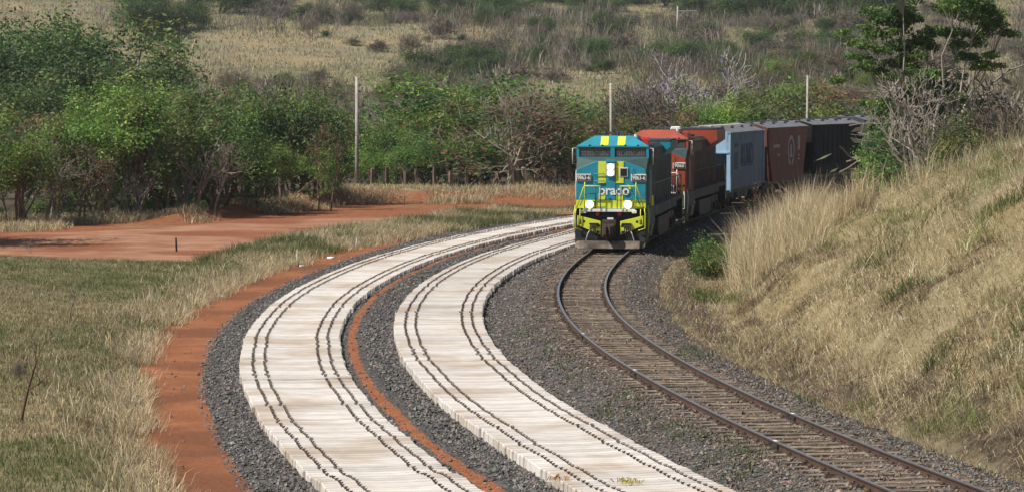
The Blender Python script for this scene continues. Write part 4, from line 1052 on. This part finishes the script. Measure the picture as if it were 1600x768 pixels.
def leaf_mesh(name, tips, n, rad, size, cols, rng, flat=.8, accent=None, acc=.0):
    c = tips[rng.integers(0, len(tips), n)]
    off = rng.normal(0, 1, (n, 3)); off /= np.linalg.norm(off, axis=1)[:, None]; off *= (rad * rng.random(n) ** .4)[:, None]
    off[:, 2] *= .7; P = c + off
    nrm = rng.normal(0, 1, (n, 3)); nrm[:, 2] = np.abs(nrm[:, 2]) + flat; nrm += off / rad * 1.3; nrm /= np.linalg.norm(nrm, axis=1)[:, None]
    t = np.cross(nrm, rng.normal(0, 1, (n, 3))); t /= np.linalg.norm(t, axis=1)[:, None]; b = np.cross(nrm, t)
    s = size * rng.uniform(.6, 1.35, n); l = s[:, None]; w_ = (s * .5)[:, None]
    V = np.stack([P - t * l * .5, P + b * w_ * .5 - nrm * l * .08, P + t * l * .5 - nrm * l * .12, P - b * w_ * .5 - nrm * l * .08], 1)
    q = (np.arange(n) * 4)[:, None] + np.arange(4)[None]
    # clumps share a hue: colour follows the twig the leaf grows on
    key = np.abs((np.floor(c * 1.4) @ np.array([12.9, 78.2, 37.7])) * 43.17) % 1.0
    tint = np.array(cols)[(key * len(cols)).astype(int) % len(cols)] * rng.normal(1, .2, (n, 1)) * (.75 + .5 * ((key * 7.3) % 1))[:, None]
    if accent is not None: k = rng.random(n) < acc; tint[k] = np.array(accent) * rng.normal(1, .2, (int(k.sum()), 1))
    return raw_mesh(name, V, q, mats=[M['leaf']], tint=np.repeat(np.clip(tint, .003, .9), 4, 0))
G1 = [(.13, .23, .035), (.17, .27, .042), (.09, .18, .028), (.24, .30, .06)]
G2 = [(.055, .135, .028), (.075, .16, .033), (.042, .105, .026), (.105, .185, .038)]
G3 = [(.145, .185, .045), (.11, .16, .04), (.185, .205, .055), (.09, .14, .034)]
GB = [(.13, .11, .055), (.16, .125, .06), (.11, .12, .045), (.18, .10, .05)]
PROTO = {}
def norm_h(tips, segs, extra): return max(max(p[2] for p in s[0]) for s in segs) + extra
def proto(kind, i, seed, sk, bark, leaves=None, thin=1.0, minr=0.0):
    rg = np.random.default_rng(seed); segs, tips = skeleton(rg, **dict(sk, rng=rg)) if False else skeleton(rg, *sk)
    tm = wood_mesh('trunk', segs, M[bark], minr, thin)
    cm = None; ex = 0
    if leaves:
        n, rad, size, cols, acc, accn = leaves
        lo = tips[tips[:, 2] > .12 * tips[:, 2].max()]
        cm = leaf_mesh('crown', lo, n, rad, size, cols, rg, accent=acc, acc=accn); ex = rad * .5
    PROTO.setdefault(kind, []).append((tm, cm, norm_h(tips, segs, ex), float(np.percentile(np.hypot(tips[:, 0], tips[:, 1]), 92)) + ex))
#            H  lev nst first ang ratio kids gnarl trop r0 spread stemlen
for i in range(4): proto('leafy', i, 100 + i, (7.0, 3, 2 + i % 2, .55, 52, .55, (8, 5), .10, .05, .13, .3, .7), 'bark', (9500, .72, .165, G1, (.28, .06, .02), .004 * i))
for i in range(3): proto('dense', i, 120 + i, (6.5, 3, 3, .3, 55, .62, (8, 5), .12, .04, .13, .4, .55), 'bark', (11000, .75, .165, G2 + G1[:2], None, 0))
for i in range(3): proto('olive', i, 140 + i, (6.5, 3, 2, .5, 48, .55, (7, 4), .13, .06, .11, .3, .58), 'barkgrey', (3600, .6, .18, G3, (.25, .10, .035), .06))
for i in range(2): proto('brownish', i, 150 + i, (6.5, 4, 2, .3, 48, .64, (6, 5, 4), .13, .05, .12, .3, .5), 'barkgrey', (3800, .5, .17, GB + G2[:2], (.22, .065, .03), .08))
for i in range(3): proto('bush', i, 160 + i, (2.6, 3, 6, .15, 50, .65, (5, 5), .14, .05, .05, .7, .6), 'bark', (3000, .38, .15, G1 + G2 if i else G2, None, 0))
for i in range(4): proto('bare', i, 170 + i, (5.0, 5, 4, .2, 40, .66, (5, 4, 4, 3), .14, .08, .07, .5, .5), 'twig', (500, .4, .16, GB, None, 0) if i < 2 else None, 1.0, .013)
for i in range(2): proto('bare_tall', i, 180 + i, (7.0, 5, 1 + i, .35, 42, .6, (6, 4, 4, 3), .12, .08, .10, .3, .6), 'barkgrey', None, 1.0, .012)
for i in range(2): proto('sapling', i, 190 + i, (6.0, 4, 1, .4, 35, .5, (7, 4, 3), .08, .08, .07, .1, .8), 'bark', (260, .5, .16, GB, None, 0), 1.0, .011)
for i in range(3): proto('stem', i, 220 + i, (5.0, 4, 1 + (i == 2), .45, 32, .5, (5, 3, 3), .12, .06, .13, .3, .8), 'barkgrey' if i != 1 else 'bark', None, 1.0, .016)
for i in range(2): proto('far', i, 200 + i, (6.0, 3, 3, .25, 55, .62, (8, 5), .12, .04, .13, .4, .55), 'bark', (13000, .7, .15, [(.055, .105, .022), (.075, .135, .027), (.042, .085, .02), (.10, .155, .034)], None, 0))
for i in range(2): proto('far_bare', i, 210 + i, (4.0, 5, 5, .12, 46, .66, (5, 4, 3, 3), .15, .06, .06, .7, .5), 'twig', (700, .5, .26, [(.15, .125, .09), (.12, .1, .07), (.1, .105, .05)], None, 0), 1.0, .02)

def tree(kind, variant, px, Y, top, label, name='tree', cat='tree', group=None, wide=1.0, rz=None, base=None):
    """tree standing at depth Y in photo column px, as tall as the photo shows it (top = row of its tip)"""
    tm, cm, h0, w0 = PROTO[kind][variant % len(PROTO[kind])]
    x = (px - 800) / 4500 * Y; z = float(tz(x, Y)) if base is None else base
    h = max(z_px(top, Y) - z, .6); s = h / h0
    o = empty(name, (x, Y, z - .05), rr.uniform(0, 6.28) if rz is None else rz); sw = s * wide
    o.scale = (sw, sw, s); tag(o, label, cat, group)
    link('trunk', tm, o)
    if cm is not None: link('crown', cm, o)
    return o
rr = random.Random(77)
WORD = ['first', 'second', 'third', 'fourth', 'fifth', 'sixth', 'seventh', 'eighth', 'ninth', 'tenth', 'eleventh', 'twelfth', 'thirteenth', 'fourteenth', 'fifteenth', 'sixteenth', 'seventeenth', 'eighteenth', 'nineteenth', 'twentieth']
# front row of the wood, left to right: column, depth, top row, kind, variant, width
front = [(-20, 160, 150, 'leafy', 0, 1.0), (28, 158, 205, 'leafy', 1, 1.1), (75, 164, 175, 'olive', 0, 1.0), (118, 163, 215, 'brownish', 0, 1.0), (150, 168, 170, 'leafy', 2, 1.0), (205, 168, 118, 'leafy', 3, 1.05),
         (255, 166, 105, 'leafy', 0, 1.15), (300, 170, 122, 'olive', 1, 1.1), (345, 172, 150, 'dense', 0, 1.0), (395, 176, 205, 'leafy', 1, 1.15), (428, 184, 112, 'dense', 1, .8), (450, 182, 225, 'leafy', 2, 1.1),
         (585, 205, 205, 'leafy', 3, 1.1), (630, 208, 195, 'leafy', 0, 1.1), (672, 206, 205, 'dense', 2, 1.1), (725, 206, 200, 'leafy', 1, 1.2), (830, 206, 195, 'leafy', 2, 1.2), (876, 208, 170, 'olive', 2, 1.0), (905, 210, 190, 'brownish', 1, 1.1), (520, 200, 195, 'olive', 0, .9)]
front.sort()
for i, (px, Y, top, k, v, wd) in enumerate(front):
    desc = {'leafy': 'leafy bright green tree', 'dense': 'dense dark green tree', 'olive': 'thin olive green tree', 'brownish': 'tree with sparse brownish leaves'}[k]
    tree(k, v, px, Y, top, '%s, %s from the left in the front row of the wood' % (desc, WORD[i]), 'tree', 'tree', 'front row of the wood', wd)
tree('bare_tall', 1, 790, 203, 122, 'big spreading tree with bare pale limbs in the middle of the wood', 'spreading_tree', 'tree', None, 1.25)
tree('brownish', 0, 800, 206, 132, 'reddish brown leaved tree just behind the big bare limbed tree', 'tree', 'tree', None, 1.5)
tree('sapling', 0, 497, 178, 178, 'slim bare brown sapling just left of the tall white pole', 'sapling', 'sapling', None, 1.0)
tree('sapling', 1, 516, 178, 172, 'slim bare brown sapling nearest the tall white pole', 'sapling', 'sapling', None, .9)
tree('bare_tall', 0, 335, 166, 215, 'leafless grey sapling leaning in front of the wood on the left', 'sapling', 'sapling', None, .9)
# understorey shrubs between the trunks
for i in range(26):
    px = -30 + i * 38 + rr.uniform(-9, 9); xx = px
    Y = float(np.interp(px, [-30, 200, 350, 560, 940], [164, 170, 177, 207, 208])) + rr.uniform(1, 9)
    tree('bush', i, px, Y, rr.uniform(285, 322) - (8 if px > 400 else 0), 'low leafy shrub in the shade under the front trees of the wood', 'shrub', 'shrub', 'shrubs under the wood', rr.uniform(.9, 1.5))
tree('dense', 2, -150, 138, 70, 'green tree by the dirt road at the far left edge', 'tree', 'tree', None, 1.1)
for i in range(60):
    px = rr.uniform(0, 470) if i < 44 else rr.uniform(600, 890); Y = float(np.interp(px, [-30, 200, 350, 560, 940], [157, 164, 170, 203, 204]))
    tree('stem', i, px, Y, rr.uniform(205, 300), 'thin leafless stem at the front edge of the wood', 'sapling', 'sapling', 'thin stems along the wood edge', rr.uniform(.5, 1.0))
# second and third rows
for i in range(34):
    px = -40 + i * 30 + rr.uniform(-10, 10); Y = float(np.interp(px, [-30, 350, 560, 1000], [178, 186, 216, 222])) + rr.uniform(0, 16)
    top = float(np.interp(px, [-40, 150, 200, 330, 440, 560, 700, 760, 860, 1000], [150, 165, 130, 118, 130, 185, 165, 120, 165, 190])) + rr.uniform(-8, 22)
    k = rr.choice(['leafy', 'dense', 'olive', 'bare', 'dense', 'brownish']) if px < 460 else rr.choice(['dense', 'olive', 'brownish', 'dense', 'bare', 'leafy'])
    d_ = {'leafy': 'green tree', 'dense': 'dark green tree', 'olive': 'olive tree', 'brownish': 'brownish tree', 'bare': 'leafless grey bush'}[k]
    tree(k, i, px, Y, top, d_ + ' in the second row of the wood, partly hidden by the front row', 'tree', 'tree', 'second row of the wood', rr.uniform(.95, 1.25))
# tall dark trees on the left of the hillside
big = [(-10, 262, 20), (35, 250, 60), (70, 280, 5), (100, 258, 42), (135, 285, 2), (160, 262, 30), (185, 255, 70), (60, 240, 105), (120, 238, 110), (10, 236, 120), (170, 236, 135), (200, 246, 95)]
big.sort()
for i, (px, Y, top) in enumerate(big):
    tree(['far', 'far', 'far', 'olive'][i % 4], i, px, Y, top, 'tall dark green tree, %s from left in the clump at upper left' % WORD[i], 'tall_tree', 'tree', 'dark trees at upper left', 1.15)
tree('dense', 1, 745, 232, 92, 'bright round green tree rising behind the big bare limbed tree', 'tree', 'tree', None, 1.5)
tree('leafy', 1, 880, 240, 150, 'green tree behind the wood left of the weathered pole', 'tree', 'tree', None, 1.2)
# grey scrub band behind the wood and the train
for i in range(150):
    px = rr.uniform(215, 1360); Y = rr.uniform(232, 400)
    x_ = (px - 800) / 4500 * Y
    hgt = rr.uniform(2.2, 4.6) * (1.15 if px > 900 else 1); k = rr.choice(['bare', 'bare', 'far_bare', 'bare', 'olive', 'brownish', 'bush'] if px < 900 else ['bare', 'bare', 'far_bare', 'olive', 'brownish', 'leafy', 'bush'])
    z_ = float(tz(x_, Y)); top = 384 - FPX * math.tan(math.atan((z_ + hgt - CAM_H) / Y) + PITCH)
    if 820 < px < 990 and Y > 330: continue
    d_, _ = TR.proj(x_, Y)
    if abs(float(d_)) < 6: continue
    side_ = 'left of the train' if px < 950 else 'behind the train'
    dd_ = {'bare': 'leafless grey brown bush', 'far_bare': 'low twiggy grey bush', 'olive': 'sparse olive bush', 'brownish': 'brown leaved bush', 'leafy': 'green bush', 'bush': 'low green bush'}[k]
    tree(k, i, px, Y, top, '%s in the scrub band below the hillside field, %s' % (dd_, side_), 'bush', 'bush', 'scrub below the hillside', rr.uniform(1.0, 1.6))
# the mass of grey twiggy scrub that covers the lower hillside
def scrub(name, label, n, y0, y1, x0, x1, keepf, H0, H1, per=46):
    y = rng.uniform(y0, y1, n); px = rng.uniform(x0, x1, n); x = (px - 800) / 4500 * y
    d, _ = TR.proj(x, y); k = keepf(x, y, px) & (np.abs(d) > 6); x, y = x[k], y[k]; n = len(x)
    H = rng.uniform(H0, H1, n) * (.6 + .8 * vnoise(x, y, 14, 131)); bx, by, az = tufts(x, y, per, .35 + .12 * H, rng); m_ = n * per
    ci = rng.integers(0, 6, n); pal = np.array([(.24, .205, .165), (.19, .165, .14), (.29, .25, .21), (.16, .15, .10), (.21, .175, .125), (.12, .15, .055)])
    tint = np.repeat(pal[ci] * rng.normal(1, .18, (n, 1)), per, 0) * rng.normal(1, .2, (m_, 1))
    P = on_ground(bx, by); Hh = np.repeat(H, per); P[:, 2] += Hh * rng.uniform(0, .55, m_)
    o = blades(name, P, Hh * rng.uniform(.3, .75, m_), Hh * rng.uniform(.012, .035, m_), az, rng.uniform(.1, 1.1, m_), np.clip(tint, .01, .9)); tag(o, label, 'scrub', kind='stuff')
scrub('scrub', 'grey brown leafless scrub massed on the lower hillside', 2300, 228, 410, 200, 1620, lambda x, y, px: (vnoise(x, y, 16, 133) > .3) & ~((px > 800) & (px < 990) & (y > 345)) & ~((y > 375) & (px < 640)), 1.4, 3.8)
scrub('scrub', 'grey brown scrub spread over the upper hillside on the right', 1900, 400, 600, 660, 1620, lambda x, y, px: (vnoise(x, y, 30, 135) > .40), 1.6, 4.2, 40)
scrub('scrub', 'low grey scrub dotted over the yellow field and along its top', 1500, 470, 760, 150, 1620, lambda x, y, px: (vnoise(x, y, 26, 137) > .52), 1.3, 4.2, 40)
# bushes and thickets scattered over the field and along its upper edge
for i in range(120):
    row = i % 4
    px = rr.uniform(200, 1600)
    if row == 0: Y = rr.uniform(640, 720)
    elif row == 1: Y = rr.uniform(560, 640)
    elif row == 2: Y = rr.uniform(400, 470); px = rr.uniform(600, 1600)
    else: Y = rr.uniform(420, 620)
    k = rr.choice(['far', 'far_bare', 'far_bare'] if row else ['far', 'far', 'far_bare']); x_ = (px - 800) / 4500 * Y; z_ = float(tz(x_, Y)); hgt = rr.uniform(1.3, 3.2) if row == 3 else rr.uniform(2.2, 5.2)
    if row == 0: hgt = rr.uniform(4, 8)
    top = 384 - FPX * math.tan(math.atan((z_ + hgt - CAM_H) / Y) + PITCH)
    tree(k, i, px, Y, top, ('dark green' if k == 'far' else 'grey leafless') + (' tree in the row along the top of the hillside field' if row == 0 else ' bush scattered on the yellow hillside field'), 'bush' if row else 'tree', 'bush' if row else 'tree', 'far trees on the ridge' if row == 0 else 'bushes on the hillside', rr.uniform(1.1, 2.0))
for i in range(110):
    px = rr.uniform(480, 1350); Y = rr.uniform(400, 620); x_ = (px - 800) / 4500 * Y; hgt = rr.uniform(2.5, 5.5); k = rr.choice(['far_bare', 'far', 'bare', 'far', 'bare'])
    if px < 640 and Y < 520: continue
    if (830 < px < 990 and Y < 450) or (1110 < px < 1190 and Y > 520): continue
    top = 384 - FPX * math.tan(math.atan((float(tz(x_, Y)) + hgt - CAM_H) / Y) + PITCH)
    tree(k, i, px, Y, top, ('dark green bush' if k == 'far' else 'grey bare bush') + ' among the scrub on the upper right hillside', 'bush', 'bush', 'bushes on the upper right hillside', rr.uniform(1.0, 1.6))
for i in range(46):
    px = rr.uniform(180, 1380); Y = rr.uniform(600, 720); x_ = (px - 800) / 4500 * Y; hgt = rr.uniform(4.5, 9) * (1.2 if px < 420 or px > 960 else .75)
    if 430 < px < 640 and i % 3: continue
    top = 384 - FPX * math.tan(math.atan((float(tz(x_, Y)) + hgt - CAM_H) / Y) + PITCH)
    tree('far', i, px, Y, top, 'dark green tree in the row along the top of the hillside field', 'tree', 'tree', 'far trees on the ridge', rr.uniform(1.2, 1.9))
for i, (px, top) in enumerate([(245, -8), (268, 6), (290, -4), (312, 22), (228, 14)]):
    tree('far', i, px, 520 + 8 * i, top, 'dark green bushy tree, %s from left of five at the upper left of the field' % WORD[i], 'tree', 'tree', 'trees at the upper left of the field', 1.5)
# shrub with violet flowers
PROTO_N = len(PROTO)
rg = np.random.default_rng(301); sg, tp_ = skeleton(rg, 6.0, 5, 4, .2, 36, .64, (5, 4, 4, 3), .13, .1, .09, .45, .55)
tmv = wood_mesh('trunk', sg, M['barkpale'], .014); cmv = leaf_mesh('crown', tp_[tp_[:, 2] > .62 * tp_[:, 2].max()], 520, .35, .15, [(.10, .08, .30), (.14, .10, .36), (.2, .16, .36)], rg)
PROTO['violet'] = [(tmv, cmv, norm_h(tp_, sg, .1), 3)]
tree('violet', 0, 1075, 236, 68, 'bare pale tree dotted with violet flowers, above the red locomotive', 'flowering_tree', 'tree', None, 1.0)
tree('bare', 3, 1035, 232, 105, 'leafless pale tree left of the violet flowering one', 'tree', 'tree', None, 1.1)
tree('brownish', 1, 1045, 222, 160, 'rust coloured low bush just above the red locomotive roof', 'bush', 'bush', None, 1.4)
for i, (px, Y, top, k) in enumerate([(975, 226, 165, 'leafy'), (1110, 226, 140, 'leafy'), (1150, 228, 130, 'olive'), (1190, 230, 150, 'bare_tall'), (1225, 232, 120, 'olive'), (1290, 236, 118, 'brownish'), (1320, 234, 150, 'leafy'), (1250, 228, 150, 'bush')]):
    tree(k, i, px, Y, top, '%s standing just behind the train, %s from the left there' % ({'leafy': 'green tree', 'olive': 'thin olive tree', 'bare_tall': 'bare pale tree', 'brownish': 'brown tree', 'bush': 'low green bush'}[k], WORD[i]), 'tree', 'tree', 'trees right behind the train', 1.2)
# the big feathery tree on the right and the brush round it
rg = np.random.default_rng(311)
CL = [(1380, 38, 44), (1358, 98, 30), (1420, 14, 42), (1472, -2, 42), (1522, 22, 44), (1556, 46, 26), (1540, 92, 26), (1500, 62, 34), (1446, 62, 28), (1402, 92, 32), (1408, 150, 24), (1442, 118, 28), (1488, 128, 26), (1512, 160, 20), (1372, 165, 24), (1350, 60, 26), (1460, 170, 18), (1395, -20, 34), (1500, -24, 36)]
b0 = np.array([x_px(1448, 240, 150), 150.0]); z0 = float(tz(*b0)); limbs, lv = [], []
stems = [np.array([dx, dy, 0]) for dx, dy in ((-.5, .2), (.1, -.3), (.7, .3))]
for (cx_, cy_, r_) in CL:
    c = np.array([x_px(cx_, cy_, 150) - b0[0], rg.normal(0, 1.5), z_px(cy_, 150) - z0]); r_ = r_ / 30.0
    st = stems[int(np.clip((c[0] + 3) / 2.1, 0, 2))]; fork = st + np.array([c[0] * .22, c[1] * .2, max(1.6, c[2] * .45)])
    pts = [st, st * .6 + fork * .4 + rg.normal(0, .1, 3), fork]
    for t_ in (.3, .55, .8, 1.0): pts.append(fork * (1 - t_) + c * t_ + rg.normal(0, .16, 3) + np.array([0, 0, -.25 * math.sin(t_ * 3.14)]))
    limbs.append((pts, [.13, .11, .085, .06, .045, .03, .015], 1))
    for k in range(7):
        d_ = rg.normal(0, 1, 3); d_[2] = abs(d_[2]) * .6; d_ /= np.linalg.norm(d_); limbs.append(([pts[-2], pts[-2] * .4 + (c + d_ * r_ * .6) * .6, c + d_ * r_ * .95], [.022, .016, .008], 2))
    m_ = int(1900 * r_ * r_); u_ = rg.normal(0, 1, (m_, 3)); u_ /= np.linalg.norm(u_, axis=1)[:, None]; sub = rg.normal(0, .62, (9, 3)) * r_
    lv.append(c + sub[rg.integers(0, 9, m_)] * [1.1, 1, .6] + u_ * (rg.random(m_) ** .4)[:, None] * r_ * .45 * [1.2, 1.2, .5])
tmv = wood_mesh('trunk', limbs, M['barkpale'], .012); lp = np.concatenate(lv)
cmv = leaf_mesh('crown', lp, len(lp), .12, .18, [(.085, .165, .03), (.115, .205, .036), (.065, .13, .026), (.16, .24, .05)], rg)
o = empty('feathery_tree', (b0[0], b0[1], z0 - .1)); tag(o, 'large open crowned green tree with pale limbs at upper right', 'tree'); link('trunk', tmv, o); link('crown', cmv, o)
for i, (px, Y, top, k, wd, lb) in enumerate([(1388, 165, 138, 'dense', .55, 'dark green bush at the right end of the visible train'), (1405, 142, 205, 'bush', .8, 'green bush at the foot of the large feathery tree, left side'), (1440, 140, 105, 'bare_tall', 1.0, 'bare pale stemmed tree in front of the large feathery tree'),
        (1495, 138, 150, 'bare', 1.2, 'grey leafless bush right of the large feathery tree trunk'), (1545, 140, 120, 'bare', 1.3, 'grey leafless thicket at the right edge, left one of two'), (1590, 136, 110, 'bare', 1.3, 'grey leafless thicket at the far right edge'), (1530, 132, 165, 'olive', 1.0, 'thin olive shrub behind the reeds at right'),
        (1575, 170, 60, 'far_bare', 1.4, 'tall grey twiggy bush behind the right edge thicket')]):
    tree(k, i, px, Y, top, lb, 'bush', 'bush', 'brush behind the bank', wd)
# small plants by the line
tree('bush', 1, 1112, 113, 352, 'fresh green leafy bush at the trackside beside the locomotive shadow', 'green_bush', 'bush', None, .8)
tree('bush', 2, 1120, 111, 372, 'low bright green bush below the leafy trackside bush', 'green_bush', 'bush', None, .9)
tree('sapling', 1, 1183, 121, 275, 'small thin leaved sapling in front of the blue wagon', 'sapling', 'sapling', None, .9)
tree('bare', 3, 30, 70, 600, 'low dead shrub near the lower left corner', 'dead_shrub', 'shrub', None, .7)
for i, (px, Y, top, lb) in enumerate([(105, 88, 440, 'tall leaning dead stem in the middle of the left field'), (28, 62, 520, 'tall dry stalk close to the left edge of the field'), (48, 130, 368, 'dead twig poking up at the edge of the dirt road'), (190, 66, 640, 'small dry twig in the grass by the red path'), (130, 60, 660, 'dry twiggy weed at the bottom of the left field')]):
    tree('stem', i, px, Y, top, lb, 'dead_sapling', 'dry sapling', None, .8)

# ------------------------------------------------------------------ thin haze in the air
hz = bpy.data.materials.new('haze'); hz.use_nodes = True; n_ = hz.node_tree.nodes; n_.remove(n_['Principled BSDF'])
pv = n_.new('ShaderNodeVolumePrincipled'); pv.inputs['Color'].default_value = (.86, .9, .95, 1); pv.inputs['Density'].default_value = .00012; pv.inputs['Anisotropy'].default_value = .2
hz.node_tree.links.new(pv.outputs[0], n_['Material Output'].inputs['Volume'])
o = MB().box(-540, 540, -40, 1420, -4, 130).build('haze', hz); tag(o, kind='stuff')

# ------------------------------------------------------------------ poles, fence, stakes
def pole(name, label, px, Y, top, r, lean=0.0, cross=False, m='poleconc', cat='pole'):
    x = (px - 800) / 4500 * Y; z = float(tz(x, Y)); h = z_px(top, Y) - z
    t = empty(name, (x, Y, z)); tag(t, label, cat)
    MB().tube([(0, 0, -.3), (lean * .5, 0, h * .5), (lean, 0, h)], [r, r * .88, r * .72], 10).build('shaft', M[m], t, smooth=True)
    MB().box(lean - .14, lean + .26, -.05, .05, h - .22, h - .12).disc((lean + .2, 0, h - .06), 'z', .05, .14, 8).build('insulator_bracket', M['darkgrey'] if cross else M[m], t)
    if cross:
        MB().box(0, 3.4, -.06, .06, h - .9, h - .75).tube([(0, 0, h - 1.8), (1.6, 0, h - .8)], .04, 5).build('crossarm', M['poleconc'], t)
    return t
pole('utility_pole', 'tall pale concrete pole standing before the wood, left of the train', 558, 203, 120, .15)
pole('utility_pole', 'rough weathered pole rising behind the leading locomotive', 956, 214, 130, .12, -.1)
pole('utility_pole', 'thin white pole standing behind the red hopper wagon', 1261, 226, 118, .11)
pole('utility_pole', 'distant grey pole with a crossarm on the hillside', 1058, 520, 10, .2, 0, True, 'poleconc')
pm = []
for i in range(3):
    me_ = rough_beam('fence_post', 1.5, .16, .16, 60 + i, M['postwood']); pm.append(me_)
rp = random.Random(4)
fx = np.concatenate([np.arange(-17.5, -11, 1.5), np.arange(-10.5, 7, 1.05)])
for i, x in enumerate(fx):
    x += rp.uniform(-.2, .2); y = float(fence_y(x)) - 2.6; z = float(tz(x, y))
    o = link('fence_post', pm[i % 3]); o.location = (x, y, z + .7); o.rotation_euler = (rp.uniform(-.06, .06), R(90) + rp.uniform(-.07, .07), rp.uniform(0, 6)); o.scale = (rp.uniform(1.15, 1.7), 1.25, 1.25)
    tag(o, 'weathered brown wooden post in the fence along the edge of the wood', 'fence post', 'fence posts along the wood')
wb = MB(); last = {}
for k in range(4):
    pts = [(x, float(fence_y(x)) - 2.6, float(tz(x, float(fence_y(x)) - 2.6)) + .4 + .28 * k) for x in fx]
    wb.tube(pts, .006, 4)
o = wb.build('fence_wire', M['greymetal']); tag(o, 'thin wires strung along the posts at the edge of the wood', 'fence wire')
def stake(name, label, px, py, top, r, m, cat='stake', lean=.03):
    x, y, z = at_px(px, py); h = max(z_px(top, y) - z, .2)
    o = MB().tube([(0, 0, -.1), (lean, 0, h * .6), (lean * 1.4, .01, h)], [r, r * .95, r * .8], 7).build(name, M[m]); o.location = (x, y, z); tag(o, label, cat); return o
stake('stake', 'short black post standing alone on the dirt road', 276, 394, 371, .045, 'plate', 'post', -.02)
stake('stake', 'thin white stake at the edge of the red path, left one', 463, 413, 389, .022, 'white')
stake('stake', 'short white stake in the grass strip left of the sleepers', 556, 388, 371, .03, 'white')
stake('stake', 'small brown marker stick near the fence mound', 631, 322, 306, .03, 'postwood')
def rock(name, label, px, py, s, m, cat='stone', seed=0):
    x, y, z = at_px(px, py); r = random.Random(seed); b = MB()
    b.prism([(-s, -s * .5), (-s * .4, -s * .8), (s * .6, -s * .7), (s, -s * .1), (s * .7, s * .5), (-s * .5, s * .6)], 'z', 0, s * .45)
    o = b.build(name, M[m], bevel=s * .12); o.location = (x, y, z + .03); o.rotation_euler = (.1, .05, r.uniform(0, 6)); tag(o, label, cat)
rock('stone', 'white stone at the path edge next to the thin stake', 471, 418, .14, 'white', seed=1)
rock('stone', 'white stone on the path edge right of the stake', 517, 405, .17, 'white', seed=2)
rock('stone', 'pale stone on the left edge of the red path', 347, 465, .15, 'offwhite', seed=3)

for nm, lb, px, py, cols in (('plant_debris', 'small yellow plant remains lying on the right row of sleepers', 980, 753, [(.5, .42, .08), (.4, .36, .1)]), ('dry_leaf', 'dry orange leaves on the left edge of the right row of sleepers', 869, 748, [(.5, .25, .05), (.4, .2, .06)])):
    X0, Y0, _ = at_px(px, py, .27); m_ = 60 if nm == 'plant_debris' else 26
    bx = X0 + rng.normal(0, .13, m_); by = Y0 + rng.normal(0, .16, m_)
    o = blades(nm, np.stack([bx, by, np.full(m_, -.30)], 1), rng.uniform(.06, .2, m_), rng.uniform(.012, .03, m_), rng.uniform(0, 6.28, m_), rng.uniform(.8, 1.5, m_), rand_tint(cols, m_, rng)); tag(o, lb, 'plant')
